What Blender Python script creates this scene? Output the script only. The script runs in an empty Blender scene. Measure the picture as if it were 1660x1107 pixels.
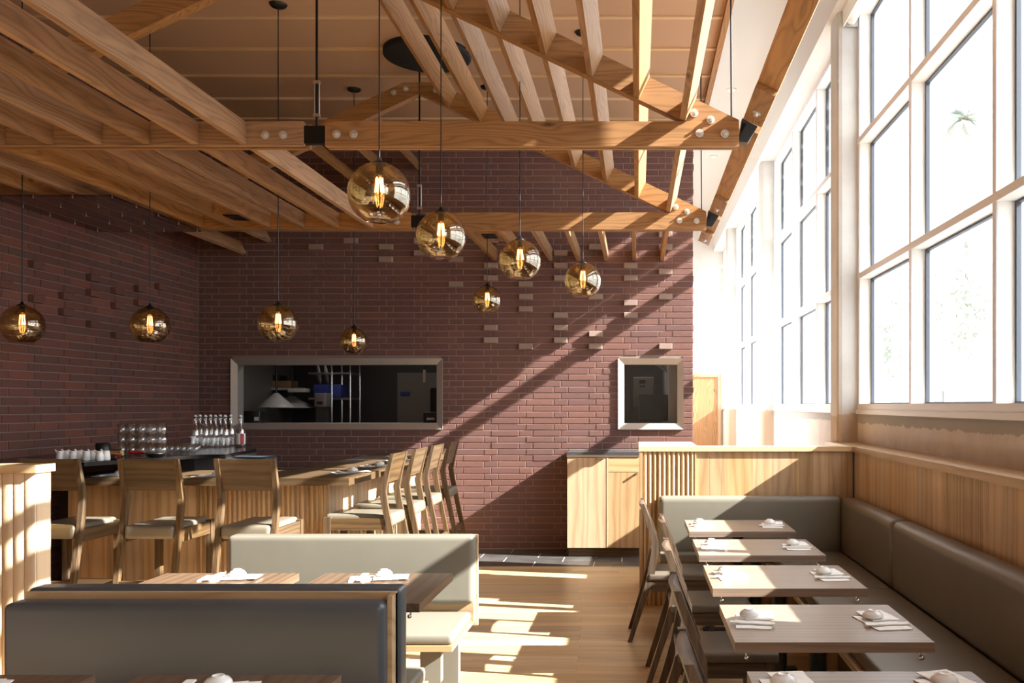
import bpy, bmesh, math, random
from mathutils import Vector, Matrix
random.seed(7)
PI = math.pi
sc = bpy.context.scene
col = sc.collection

# ------------------------------------------------------------------ camera, world, sun, exposure
CAMZ = 1.617
FPX = 1439.0
cam_d = bpy.data.cameras.new('camera')
cam_d.sensor_width = 36.0
cam_d.lens = FPX / 1660.0 * 36.0
cam_d.shift_x = (830 - 1033) / 1660.0
cam_d.shift_y = (656 - 553.5) / 1660.0
cam_d.clip_start = 0.05
cam_d.clip_end = 400
cam = bpy.data.objects.new('camera', cam_d)
cam.location = (0, 0, CAMZ)
cam.rotation_euler = (PI / 2, 0, 0)
col.objects.link(cam)
sc.camera = cam

world = bpy.data.worlds.new('sky')
sc.world = world
world.use_nodes = True
bg = world.node_tree.nodes['Background']
bg.inputs['Color'].default_value = (0.90, 0.95, 1.0, 1)
bg.inputs['Strength'].default_value = 8.0

SUN_DIR = Vector((-1.0, 0.218, -0.66)).normalized()
sun_d = bpy.data.lights.new('sun', 'SUN')
sun_d.energy = 44.0
sun_d.angle = math.radians(0.5)
sun_d.color = (1.0, 0.965, 0.92)
sun = bpy.data.objects.new('sun', sun_d)
sun.rotation_euler = SUN_DIR.to_track_quat('-Z', 'Y').to_euler()
sun.location = (12, -3, 9)
col.objects.link(sun)

vs = sc.view_settings
sc.display_settings.display_device = 'sRGB'
vs.view_transform = 'Standard'
vs.look = 'None'
vs.gamma = 1.0
vs.use_curve_mapping = False
vs.exposure = -0.36
cy = sc.cycles
cy.use_denoising = True
cy.max_bounces = 12
cy.diffuse_bounces = 8
cy.glossy_bounces = 4
cy.transmission_bounces = 8
cy.transparent_max_bounces = 24
cy.sample_clamp_indirect = 12.0
cy.caustics_reflective = False
cy.caustics_refractive = False

# windows act as light portals (sampling guide for the sky light through the panes)
BAYS = [(-3.15, 1.3), (3.15, 7.97), (8.30, 12.87), (13.20, 17.77), (18.10, 20.45)]
for (a, b) in BAYS:
    L = bpy.data.lights.new('window_portal', 'AREA')
    L.shape = 'RECTANGLE'
    L.size = 3.6
    L.size_y = b - a
    L.cycles.is_portal = True
    o = bpy.data.objects.new('window_portal', L)
    o.location = (2.2, (a + b) / 2, 3.36)
    o.rotation_euler = (0, PI / 2, 0)
    col.objects.link(o)

# ------------------------------------------------------------------ colour and node helpers
def lin(c):
    c = c / 255.0
    return c / 12.92 if c <= 0.04045 else ((c + 0.055) / 1.055) ** 2.4
def rgb(r, g, b):
    return (lin(r), lin(g), lin(b), 1.0)

class NT:
    def __init__(s, name):
        s.m = bpy.data.materials.new(name)
        s.m.use_nodes = True
        s.t = s.m.node_tree
        s.b = s.t.nodes.get('Principled BSDF')
        s.out = s.t.nodes.get('Material Output')
    def n(s, typ, **kw):
        x = s.t.nodes.new(typ)
        for k, v in kw.items():
            setattr(x, k, v)
        return x
    def l(s, a, b):
        s.t.links.new(a, b)
    def val(s, sock, v):
        if hasattr(v, 'is_linked') or isinstance(v, bpy.types.NodeSocket):
            s.l(v, sock)
        else:
            sock.default_value = v
    def math(s, op, a, b=None, c=None, clamp=False):
        x = s.n('ShaderNodeMath', operation=op)
        x.use_clamp = clamp
        s.val(x.inputs[0], a)
        if b is not None: s.val(x.inputs[1], b)
        if c is not None: s.val(x.inputs[2], c)
        return x.outputs[0]
    def mix(s, fac, a, b, blend='MIX'):
        x = s.n('ShaderNodeMix', data_type='RGBA', blend_type=blend)
        s.val(x.inputs[0], fac)
        s.val(x.inputs[6], a)
        s.val(x.inputs[7], b)
        return x.outputs[2]
    def ramp(s, fac, stops):
        x = s.n('ShaderNodeValToRGB')
        e = x.color_ramp.elements
        while len(e) < len(stops): e.new(0.5)
        for i, (p, c) in enumerate(stops):
            e[i].position = p
            e[i].color = c
        s.val(x.inputs[0], fac)
        return x.outputs[0]
    def coords(s, scale=(1, 1, 1), rand=True, kind='Object'):
        tc = s.n('ShaderNodeTexCoord')
        v = tc.outputs[kind]
        if rand:
            oi = s.n('ShaderNodeObjectInfo')
            mu = s.n('ShaderNodeVectorMath', operation='MULTIPLY')
            mu.inputs[1].default_value = (13.7, 29.3, 17.1)
            s.l(oi.outputs['Random'], mu.inputs[0])
            ad = s.n('ShaderNodeVectorMath', operation='ADD')
            s.l(v, ad.inputs[0]); s.l(mu.outputs[0], ad.inputs[1])
            v = ad.outputs[0]
        ms = s.n('ShaderNodeVectorMath', operation='MULTIPLY')
        ms.inputs[1].default_value = scale
        s.l(v, ms.inputs[0])
        return ms.outputs[0]
    def noise(s, vec, scale=1.0, detail=3.0, rough=0.5):
        x = s.n('ShaderNodeTexNoise')
        x.inputs['Scale'].default_value = scale
        x.inputs['Detail'].default_value = detail
        x.inputs['Roughness'].default_value = rough
        s.l(vec, x.inputs['Vector'])
        return x.outputs['Fac']
    def bump(s, h, strength=0.3, dist=0.002):
        x = s.n('ShaderNodeBump')
        x.inputs['Strength'].default_value = strength
        x.inputs['Distance'].default_value = dist
        s.l(h, x.inputs['Height'])
        s.l(x.outputs[0], s.b.inputs['Normal'])
    def rand(s):
        oi = s.n('ShaderNodeObjectInfo')
        g = s.n('ShaderNodeNewGeometry')
        a = s.math('ADD', oi.outputs['Random'], g.outputs['Random Per Island'])
        return s.math('FRACT', a)

def plain(name, c, rough=0.5, metal=0.0, spec=0.5, bump=None, emit=None):
    t = NT(name)
    t.b.inputs['Base Color'].default_value = c
    t.b.inputs['Roughness'].default_value = rough
    t.b.inputs['Metallic'].default_value = metal
    t.b.inputs['Specular IOR Level'].default_value = spec
    if bump:
        sc_, st = bump
        n = t.noise(t.coords(rand=False), sc_, 4)
        t.bump(n, st, 0.003)
    if emit:
        t.b.inputs['Emission Color'].default_value = emit[0]
        t.b.inputs['Emission Strength'].default_value = emit[1]
    return t.m

def wood(name, axis, light, dark, freq=40, swirl=1.4, contrast=1.0, rough=0.5, knots=True,
         vary=0.16, fine=0.25, spec=0.4, bump=0.15):
    t = NT(name)
    al, ac = 0.9, 7.0
    s1 = [ac, ac, ac]; s1['xyz'.index(axis)] = al
    base = t.coords(tuple(s1))
    n1 = t.noise(base, 1.0, 2.0, 0.5)
    tcu = t.coords((1, 1, 1))
    sep = t.n('ShaderNodeSeparateXYZ'); t.l(tcu, sep.inputs[0])
    o = [sep.outputs[i] for i in range(3)]
    cr = [o[i] for i in range(3) if i != 'xyz'.index(axis)]
    across = t.math('ADD', cr[0], t.math('MULTIPLY', cr[1], 0.83))
    ph = t.math('ADD', t.math('MULTIPLY', across, freq), t.math('MULTIPLY', n1, swirl * 9))
    kn = None
    if knots:
        vz = t.n('ShaderNodeTexVoronoi')
        s2 = [4.2, 4.2, 4.2]; s2['xyz'.index(axis)] = 1.5
        t.l(t.coords(tuple(s2)), vz.inputs['Vector'])
        vz.inputs['Scale'].default_value = 1.0
        kd = vz.outputs['Distance']
        bulge = t.math('DIVIDE', 0.30, t.math('ADD', kd, 0.10))
        ph = t.math('ADD', ph, t.math('MULTIPLY', bulge, 2.2))
        kn = t.math('SUBTRACT', 1.0, t.math('MULTIPLY', kd, 11.0), clamp=True)
    w = t.math('PINGPONG', ph, 1.0)
    w = t.math('POWER', w, 2.0)
    s3 = [170, 170, 170]; s3['xyz'.index(axis)] = 5
    nf = t.noise(t.coords(tuple(s3)), 1.0, 3.0, 0.6)
    s4 = [14, 14, 14]; s4['xyz'.index(axis)] = 1.2
    nb = t.noise(t.coords(tuple(s4)), 1.0, 2.0, 0.5)
    f = t.math('ADD', t.math('MULTIPLY', w, 0.55 * contrast), t.math('MULTIPLY', t.math('SUBTRACT', nf, 0.35), fine * 2))
    f = t.math('ADD', f, t.math('MULTIPLY', t.math('SUBTRACT', nb, 0.5), 0.6 * contrast), clamp=True)
    c = t.ramp(f, [(0.0, light), (1.0, dark)])
    r = t.rand()
    hsv = t.n('ShaderNodeHueSaturation')
    hsv.inputs['Hue'].default_value = 0.5
    t.l(t.math('MULTIPLY_ADD', r, vary * 2, 1.0 - vary), hsv.inputs['Value'])
    t.l(t.math('MULTIPLY_ADD', t.math('FRACT', t.math('MULTIPLY', r, 7.3)), 0.24, 0.88), hsv.inputs['Saturation'])
    t.l(c, hsv.inputs['Color'])
    c = hsv.outputs[0]
    if kn is not None:
        c = t.mix(kn, c, (dark[0] * 0.35, dark[1] * 0.3, dark[2] * 0.3, 1))
    t.l(c, t.b.inputs['Base Color'])
    t.b.inputs['Roughness'].default_value = rough
    t.b.inputs['Specular IOR Level'].default_value = spec
    t.bump(nf, bump, 0.001)
    return t.m

M = {}
for ax in 'xyz':
    M['fir_' + ax] = wood('fir_timber_' + ax, ax, rgb(168, 126, 85), rgb(94, 63, 38), 64, 1.9, 0.8, 0.55)
    M['oak_' + ax] = wood('pale_oak_' + ax, ax, rgb(198, 167, 128), rgb(148, 113, 76), 26, 0.5, 0.9, 0.42, False, 0.15, 0.25)
    M['stain_' + ax] = wood('brown_oak_' + ax, ax, rgb(100, 79, 54), rgb(46, 35, 24), 60, 0.7, 0.9, 0.4, False, 0.10, 0.45)
    M['table_' + ax] = wood('greyed_walnut_' + ax, ax, rgb(150, 130, 114), rgb(98, 80, 68), 46, 0.35, 0.7, 0.34, False, 0.08, 0.4, 0.5)
    M['chair_' + ax] = wood('grey_brown_oak_' + ax, ax, rgb(100, 82, 66), rgb(52, 40, 32), 60, 0.6, 0.9, 0.42, False, 0.10, 0.55)
M['floor'] = wood('floor_oak', 'x', rgb(200, 172, 132), rgb(156, 124, 88), 16, 0.5, 0.7, 0.33, False, 0.18, 0.3, 0.5)
M['oak_light'] = wood('sunlit_pale_oak', 'z', rgb(226, 200, 166), rgb(196, 164, 126), 26, 0.4, 0.7, 0.45, False, 0.05, 0.2)  # pale oak of the left partition, sunlight brightness put into the colour
M['booth_table'] = wood('brown_walnut', 'y', rgb(118, 97, 80), rgb(66, 50, 38), 40, 0.5, 0.9, 0.3, False, 0.06, 0.4, 0.5)
M['cap'] = wood('cap_oak', 'x', rgb(220, 190, 150), rgb(190, 154, 112), 22, 0.4, 0.6, 0.4, False, 0.05, 0.2)

def brick_mat(name, c1, c2, c3):
    t = NT(name)
    r = t.rand()
    v = t.coords((1, 1, 1), rand=False)
    n = t.noise(v, 9.0, 4.0, 0.6)
    n2 = t.noise(v, 160.0, 3.0, 0.7)
    c = t.ramp(r, [(0.0, c1), (0.5, c2), (1.0, c3)])
    c = t.mix(t.math('MULTIPLY', n, 0.55), c, (c3[0] * 0.62, c3[1] * 0.6, c3[2] * 0.62, 1))
    c = t.mix(t.math('MULTIPLY', t.math('SUBTRACT', n2, 0.45, clamp=True), 1.6), c, rgb(176, 134, 122))
    t.l(c, t.b.inputs['Base Color'])
    t.b.inputs['Roughness'].default_value = 0.82
    t.b.inputs['Specular IOR Level'].default_value = 0.25
    t.bump(n2, 0.5, 0.002)
    return t.m
M['brick'] = brick_mat('maroon_brick', rgb(104, 74, 68), rgb(94, 69, 68), rgb(116, 82, 72))
M['brick_left'] = brick_mat('red_brick', rgb(94, 58, 48), rgb(76, 56, 54), rgb(116, 68, 54))
M['header'] = brick_mat('weathered_brick', rgb(158, 142, 132), rgb(148, 128, 118), rgb(164, 146, 134))
M['mortar'] = plain('mortar', rgb(138, 118, 110), 0.95, bump=(120, 0.5))
M['mortar_left'] = plain('mortar_left', rgb(120, 104, 98), 0.95, bump=(120, 0.5))

def leather(name, c, rough=0.42):
    t = NT(name)
    v = t.coords((1, 1, 1))
    n = t.noise(v, 3.0, 3.0)
    c2 = tuple(x * 0.86 for x in c[:3]) + (1,)
    t.l(t.mix(n, c, c2), t.b.inputs['Base Color'])
    t.b.inputs['Roughness'].default_value = rough
    n2 = t.noise(v, 420.0, 2.0)
    n3 = t.noise(v, 5.0, 2.0)
    h = t.math('ADD', n2, t.math('MULTIPLY', n3, 5.0))
    t.bump(h, 0.25, 0.0012)
    return t.m
M['leather'] = leather('greige_leather', rgb(126, 121, 108))
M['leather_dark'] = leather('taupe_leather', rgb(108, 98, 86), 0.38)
M['leather_stool'] = leather('olive_taupe_leather', rgb(122, 115, 100), 0.36)
M['leather_shaded'] = leather('shaded_booth_leather', rgb(80, 85, 90), 0.36)  # booth leather with the shade on its back put into the colour

def concrete(name):
    t = NT(name)
    v = t.coords((1, 1, 1), rand=False)
    n = t.noise(v, 1.6, 5.0, 0.6)
    n2 = t.noise(v, 30.0, 4.0, 0.6)
    c = t.ramp(n, [(0.3, rgb(208, 206, 202)), (0.7, rgb(186, 182, 176))])
    vo = t.n('ShaderNodeTexVoronoi'); vo.inputs['Scale'].default_value = 26.0
    t.l(v, vo.inputs['Vector'])
    pit = t.math('LESS_THAN', vo.outputs['Distance'], 0.07)
    c = t.mix(t.math('MULTIPLY', pit, 0.6), c, rgb(120, 108, 96))
    # weathered foot of the columns, a ragged line of old paint
    sep = t.n('ShaderNodeSeparateXYZ'); t.l(v, sep.inputs[0])
    wav = t.noise(v, 7.0, 5.0, 0.7)
    h = t.math('ADD', sep.outputs[2], t.math('MULTIPLY', wav, -0.16))
    low = t.math('LESS_THAN', h, 1.45)
    c = t.mix(t.math('MULTIPLY', low, 0.75), c, rgb(176, 150, 124))
    t.l(c, t.b.inputs['Base Color'])
    t.b.inputs['Roughness'].default_value = 0.85
    t.bump(n2, 0.25, 0.003)
    return t.m
M['concrete'] = concrete('cast_concrete')

def dado_concrete():
    t = NT('stained_concrete')
    v = t.coords((1, 1, 1), rand=False)
    n = t.noise(v, 3.0, 5.0, 0.65)
    c = t.ramp(n, [(0.25, rgb(208, 202, 200)), (0.75, rgb(184, 175, 170))])
    sep = t.n('ShaderNodeSeparateXYZ'); t.l(v, sep.inputs[0])
    wav = t.noise(v, 9.0, 6.0, 0.7)
    h = t.math('ADD', sep.outputs[2], t.math('MULTIPLY', wav, 0.09))
    hi = t.math('GREATER_THAN', h, 1.50)
    c = t.mix(t.math('MULTIPLY', hi, 0.8), c, rgb(148, 146, 144))
    t.l(c, t.b.inputs['Base Color'])
    t.b.inputs['Roughness'].default_value = 0.9
    t.bump(t.noise(v, 60.0, 4.0), 0.4, 0.003)
    return t.m
M['dado'] = dado_concrete()

def slate():
    t = NT('slate_tile')
    v = t.coords((1, 1, 1), rand=False)
    n = t.noise(v, 6.0, 5.0, 0.6)
    r = t.rand()
    c = t.ramp(n, [(0.3, rgb(84, 80, 76)), (0.7, rgb(58, 55, 53))])
    h = t.n('ShaderNodeHueSaturation'); t.l(c, h.inputs['Color'])
    t.l(t.math('MULTIPLY_ADD', r, 0.4, 0.8), h.inputs['Value'])
    t.l(h.outputs[0], t.b.inputs['Base Color'])
    t.b.inputs['Roughness'].default_value = 0.45
    t.bump(n, 0.3, 0.004)
    return t.m
M['slate'] = slate()

def brushed(name, c, rough=0.3):
    t = NT(name)
    n = t.noise(t.coords((3, 3, 160), rand=False), 1.0, 3.0)
    t.l(t.mix(t.math('MULTIPLY', n, 0.4), c, tuple(x * 0.6 for x in c[:3]) + (1,)), t.b.inputs['Base Color'])
    t.b.inputs['Metallic'].default_value = 1.0
    t.b.inputs['Roughness'].default_value = rough
    return t.m
M['steel'] = brushed('brushed_steel', rgb(200, 194, 188), 0.32)
M['frame_steel'] = brushed('satin_frame_steel', rgb(214, 208, 202), 0.45)
M['frame_steel'].node_tree.nodes['Principled BSDF'].inputs['Metallic'].default_value = 0.85
M['chrome'] = plain('chrome', rgb(225, 225, 225), 0.12, 1.0)
M['bolt'] = plain('galvanised_bolt', rgb(214, 212, 208), 0.38, 0.75)
M['black_steel'] = plain('black_steel', rgb(28, 27, 27), 0.35, 0.5)
M['black'] = plain('black_plastic', rgb(20, 20, 21), 0.4)
M['black_matte'] = plain('black_matte', rgb(12, 12, 12), 0.8)
M['grey_metal'] = plain('grey_post_metal', rgb(64, 66, 70), 0.35, 0.6)
M['white_wall'] = plain('white_plaster', rgb(212, 206, 200), 0.8, bump=(60, 0.08))
M['white_paint'] = plain('white_paint', rgb(238, 236, 230), 0.5, bump=(90, 0.03))
M['front_wall'] = plain('front_wall_paint', rgb(176, 168, 158), 0.8)
M['pink_wall'] = plain('warm_plaster', rgb(222, 200, 184), 0.85, bump=(50, 0.08))
M['mullion'] = plain('mullion_inner_paint', rgb(214, 214, 220), 0.5, bump=(60, 0.03))
M['gasket'] = plain('blue_grey_gasket', rgb(62, 70, 82), 0.5)
M['ceiling'] = plain('tan_ceiling_panel', rgb(184, 150, 120), 0.8, bump=(90, 0.1))
M['porcelain'] = plain('white_porcelain', rgb(242, 242, 240), 0.2)
M['paper'] = plain('white_napkin', rgb(244, 243, 240), 0.85, bump=(70, 0.25))
M['stone_top'] = plain('dark_stone_top', rgb(70, 70, 72), 0.25, bump=(30, 0.05))
M['black_top'] = plain('black_counter', rgb(24, 23, 23), 0.18)
M['red'] = plain('red_plastic', rgb(170, 36, 34), 0.35)
M['straw'] = plain('straw_fibre', rgb(186, 160, 92), 0.7)
M['blue_grey'] = plain('blue_grey_plastic', rgb(52, 60, 68), 0.5)
M['blue_sign'] = plain('blue_print', rgb(40, 54, 120), 0.5)
M['kitchen_wall'] = plain('kitchen_panel', rgb(120, 112, 106), 0.4, 0.3)
M['kitchen_dark'] = plain('kitchen_dark_panel', rgb(60, 52, 50), 0.5)
M['kitchen_steel'] = plain('kitchen_steel', rgb(196, 192, 188), 0.4, 0.3)
M['kitchen_floor'] = plain('kitchen_floor', rgb(90, 80, 74), 0.6)
M['card'] = plain('brown_cardboard', rgb(150, 112, 72), 0.8)
M['asphalt'] = plain('grey_paving', rgb(140, 140, 142), 0.9, bump=(20, 0.3))
M['leaf'] = plain('glare_paled_leaf', rgb(182, 188, 178), 0.7)  # outdoor glare painted into the foliage colour
M['bark'] = plain('grey_bark', rgb(205, 200, 192), 0.9, bump=(20, 0.5))
M['van'] = plain('white_vehicle_paint', rgb(236, 236, 236), 0.3)
M['rubber'] = plain('rubber', rgb(30, 30, 30), 0.8)

def glass_mix(name, tint, refl, rough=0.0, gcol=(1, 1, 1, 1), wob=0.0):
    t = NT(name)
    t.t.nodes.remove(t.b)
    tr = t.n('ShaderNodeBsdfTransparent'); tr.inputs[0].default_value = tint
    gl = t.n('ShaderNodeBsdfGlossy'); gl.inputs[0].default_value = gcol
    gl.inputs['Roughness'].default_value = rough
    lw_ = t.n('ShaderNodeLayerWeight'); lw_.inputs[0].default_value = 0.5
    f = t.math('MULTIPLY_ADD', t.math('POWER', lw_.outputs['Facing'], 5.0), 0.9, 0.035 + refl, clamp=True)
    mx = t.n('ShaderNodeMixShader')
    t.l(f, mx.inputs[0]); t.l(tr.outputs[0], mx.inputs[1]); t.l(gl.outputs[0], mx.inputs[2])
    t.l(mx.outputs[0], t.out.inputs[0])
    if wob:
        bp_ = t.n('ShaderNodeBump'); bp_.inputs['Strength'].default_value = wob; bp_.inputs['Distance'].default_value = 0.01
        t.l(t.noise(t.coords(), 9.0, 2.0), bp_.inputs['Height']); t.l(bp_.outputs[0], gl.inputs['Normal'])
    return t.m
M['pane'] = glass_mix('window_glass', (0.97, 0.98, 0.98, 1), 0.0)
M['globe'] = glass_mix('amber_glass', (0.86, 0.77, 0.59, 1), 0.08, 0.0, (1.0, 0.98, 0.94, 1), 0.07)
M['bulb_glass'] = glass_mix('bulb_glass', (1.0, 0.93, 0.8, 1), 0.03)
M['clear_glass'] = glass_mix('drinking_glass', (0.975, 0.985, 0.985, 1), 0.20, 0.04)
M['canopy_glass'] = glass_mix('canopy_glass', (0.60, 0.56, 0.55, 1), 0.02)
M['dark_pane'] = glass_mix('kitchen_glass', (0.8, 0.8, 0.8, 1), 0.0)
M['filament'] = plain('filament', (1, 0.6, 0.25, 1), 0.5, emit=((1.0, 0.50, 0.24, 1), 22.0))

# ------------------------------------------------------------------ mesh helpers
class MB:
    def __init__(s):
        s.v = []; s.f = []; s.sm = []
    def add(s, vs, fs, smooth=False):
        k = len(s.v)
        s.v += [tuple(p) for p in vs]
        s.f += [tuple(i + k for i in f) for f in fs]
        s.sm += [smooth] * len(fs)
        return s
    def hexa(s, p):
        return s.add(p, [(0, 3, 2, 1), (4, 5, 6, 7), (0, 1, 5, 4), (1, 2, 6, 5), (2, 3, 7, 6), (3, 0, 4, 7)])
    def box(s, x0, x1, y0, y1, z0, z1):
        return s.hexa([(x0, y0, z0), (x1, y0, z0), (x1, y1, z0), (x0, y1, z0), (x0, y0, z1), (x1, y0, z1), (x1, y1, z1), (x0, y1, z1)])
    def prism(s, poly, axis, a, b, smooth=False):
        def P(u, w, t):
            return {'x': (t, u, w), 'y': (u, t, w), 'z': (u, w, t)}[axis]
        n = len(poly)
        vs = [P(u, w, a) for u, w in poly] + [P(u, w, b) for u, w in poly]
        fs = [tuple(range(n - 1, -1, -1)), tuple(range(n, 2 * n))]
        s.add(vs, fs)
        s.add([vs[i] for i in range(2 * n)], [(i, (i + 1) % n, n + (i + 1) % n, n + i) for i in range(n)], smooth)
        return s
    def lathe(s, prof, c=(0, 0, 0), n=16, smooth=True):
        cx, cy_, cz = c
        vs = []; fs = []
        m = len(prof)
        for i in range(n):
            a = 2 * PI * i / n
            for r, z in prof:
                vs.append((cx + r * math.cos(a), cy_ + r * math.sin(a), cz + z))
        for i in range(n):
            j = (i + 1) % n
            for k in range(m - 1):
                fs.append((i * m + k, j * m + k, j * m + k + 1, i * m + k + 1))
        return s.add(vs, fs, smooth)
    def tube(s, pts, r, n=8, smooth=True, caps=True):
        pts = [Vector(p) for p in pts]
        vs = []; fs = []
        rr = r if isinstance(r, (list, tuple)) else [r] * len(pts)
        for i, p in enumerate(pts):
            if i == 0: d = pts[1] - pts[0]
            elif i == len(pts) - 1: d = pts[-1] - pts[-2]
            else: d = (pts[i + 1] - pts[i - 1])
            d.normalize()
            u = d.cross(Vector((0, 0, 1)))
            if u.length < 1e-3: u = d.cross(Vector((1, 0, 0)))
            u.normalize(); w = d.cross(u)
            for k in range(n):
                a = 2 * PI * k / n
                vs.append(p + u * math.cos(a) * rr[i] + w * math.sin(a) * rr[i])
        for i in range(len(pts) - 1):
            for k in range(n):
                fs.append((i * n + k, i * n + (k + 1) % n, (i + 1) * n + (k + 1) % n, (i + 1) * n + k))
        s.add(vs, fs, smooth)
        if caps:
            e = len(pts) - 1
            s.add([vs[k] for k in range(n)], [tuple(range(n))])
            s.add([vs[e * n + k] for k in range(n)], [tuple(range(n - 1, -1, -1))])
        return s
    def bar(s, poly_a, poly_b):
        n = len(poly_a)
        s.add(list(poly_a) + list(poly_b), [tuple(range(n - 1, -1, -1)), tuple(range(n, 2 * n))] + [(i, (i + 1) % n, n + (i + 1) % n, n + i) for i in range(n)])
        return s
    def rbox(s, x0, x1, y0, y1, z0, z1, r=0.02, seg=3):
        bm = bmesh.new()
        bmesh.ops.create_cube(bm, size=1.0)
        for v in bm.verts:
            v.co = Vector(((x0 + x1) / 2 + v.co.x * (x1 - x0), (y0 + y1) / 2 + v.co.y * (y1 - y0), (z0 + z1) / 2 + v.co.z * (z1 - z0)))
        bmesh.ops.bevel(bm, geom=list(bm.edges), offset=r, segments=seg, profile=0.6, affect='EDGES')
        bm.verts.index_update()
        s.add([tuple(v.co) for v in bm.verts], [tuple(v.index for v in f.verts) for f in bm.faces], True)
        bm.free()
        return s
    def mesh(s, name, mat, off=(0, 0, 0)):
        me = bpy.data.meshes.new(name)
        ox, oy, oz = off
        me.from_pydata([(x - ox, y - oy, z - oz) for x, y, z in s.v], [], s.f)
        me.polygons.foreach_set('use_smooth', s.sm)
        me.materials.append(mat if not isinstance(mat, str) else M[mat])
        me.update()
        bm = bmesh.new(); bm.from_mesh(me)
        bmesh.ops.recalc_face_normals(bm, faces=bm.faces)
        bm.to_mesh(me); bm.free()
        return me

def link(name, me, parent=None, loc=None):
    o = bpy.data.objects.new(name, me)
    col.objects.link(o)
    if parent is not None: o.parent = parent
    if loc is not None: o.location = loc
    return o
def thing(name, label, cat, loc=(0, 0, 0), rz=0.0, group=None):
    o = link(name, None, None, loc)
    o.rotation_euler = (0, 0, rz)
    o['label'] = label; o['category'] = cat
    if group: o['group'] = group
    return o
def part(root, name, mb, mat, world=False, label=None, parent=None):
    off = tuple(root.location) if world else (0, 0, 0)
    o = link(name, mb.mesh(name, mat, off), parent or root)
    if label: o['label'] = label
    return o
def solo(name, mb, mat, label, cat, loc=(0, 0, 0), group=None, rz=0.0):
    o = link(name, mb.mesh(name, mat), None, loc)
    o.rotation_euler = (0, 0, rz)
    o['label'] = label; o['category'] = cat
    if group: o['group'] = group
    return o
def struct(name, mb, mat, parent=None):
    o = link(name, mb.mesh(name, mat), parent)
    if parent is None: o['kind'] = 'structure'
    return o
def tree_copy(o, parent=None):
    c = o.copy(); col.objects.link(c)
    if parent is not None: c.parent = parent
    for ch in list(o.children): tree_copy(ch, c)
    return c

# ------------------------------------------------------------------ setting: floor
WY = 9.93          # face of the brick back wall
LX = -4.906        # face of the left brick wall
EX = 0.628         # right end of the brick back wall
WX = 1.98          # window wall plane
fl = MB().box(LX - 0.2, 2.3, -3.2, 20.9, -0.12, -0.012)
floor = struct('floor', fl, 'floor')
PW = 0.128
y = 2.0; i = 0
def wood_plank(x0, x1, y0, y1):
    return MB().box(x0 + 0.0008, x1 - 0.0008, y0 + 0.0008, y1 - 0.0008, -0.012, 0.0)
while y < 8.88:
    xs = [LX]
    x = -1.55 + ((i * 0.83) % 1.7) - 1.7
    while x < 1.95:
        if x > LX + 0.1: xs.append(x)
        x += 1.7 + 0.25 * math.sin(i * 3.1 + x)
    xs.append(WX)
    y1 = min(y + PW, 8.88)
    for a, b in zip(xs[:-1], xs[1:]):
        if y > 5.0 and b > -1.6 or y > 3.4 and b > -0.9:
            part(floor, 'plank', wood_plank(a, b, y, y1), 'floor')
        else:
            pass
    y += PW; i += 1
rest = MB()
y = 2.0; i = 0
while y < 8.88:
    xs = [LX]
    x = -1.55 + ((i * 0.83) % 1.7) - 1.7
    while x < 1.95:
        if x > LX + 0.1: xs.append(x)
        x += 1.7 + 0.25 * math.sin(i * 3.1 + x)
    xs.append(WX)
    y1 = min(y + PW, 8.88)
    for a, b in zip(xs[:-1], xs[1:]):
        if not (y > 5.0 and b > -1.6 or y > 3.4 and b > -0.9):
            rest.box(a + 0.0008, b - 0.0008, y + 0.0008, y1 - 0.0008, -0.012, 0.0)
    y += PW; i += 1
y = -3.2
while y < 2.0:
    rest.box(LX, WX, y + 0.0008, y + PW - 0.0008, -0.012, 0.0); y += PW
y = 9.93
while y < 20.5:
    rest.box(0.6, WX, y + 0.0008, y + PW - 0.0008, -0.012, 0.0); y += PW
o = part(floor, 'planking', rest, 'floor'); o['kind'] = 'stuff'
# slate tile strip in front of the brick wall
part(floor, 'tile_grout', MB().box(LX, EX + 0.3, 8.88, WY + 0.02, -0.012, -0.0015), 'white_wall')
k = 0; y = 8.885
while y < WY - 0.05:
    x = LX + (0.0 if k % 2 else 0.30)
    x0 = -1.66 + (0.28 if k % 2 else 0.0) - 0.61 * 6
    while x0 < EX + 0.2:
        a = max(x0, LX); b = min(x0 + 0.61, EX + 0.3)
        part(floor, 'tile', MB().box(a + 0.005, b - 0.005, y + 0.003, min(y + 0.262, WY + 0.02) - 0.003, -0.012, 0.0), 'slate')
        x0 += 0.61
    y += 0.262; k += 1

# ------------------------------------------------------------------ setting: brick walls
PR = 0.0694; Z0 = 0.0134
KX = [(-4.54, -2.174, 1.341, 2.135), (-0.214, 0.5175, 1.341, 2.135)]   # openings in the back wall

def clip(a, b, z0, z1, holes):
    segs = [(a, b)]
    for (h0, h1, hz0, hz1) in holes:
        if z1 < hz0 + 0.012 or z0 > hz1 - 0.012: continue
        out = []
        for (p, q) in segs:
            if q <= h0 + 0.02 or p >= h1 - 0.02: out.append((p, q)); continue
            if p < h0 + 0.02: out.append((p, h0 + 0.02))
            if q > h1 - 0.02: out.append((h1 - 0.02, q))
        segs = out
    return [(p, q) for p, q in segs if q - p > 0.03]

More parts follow.
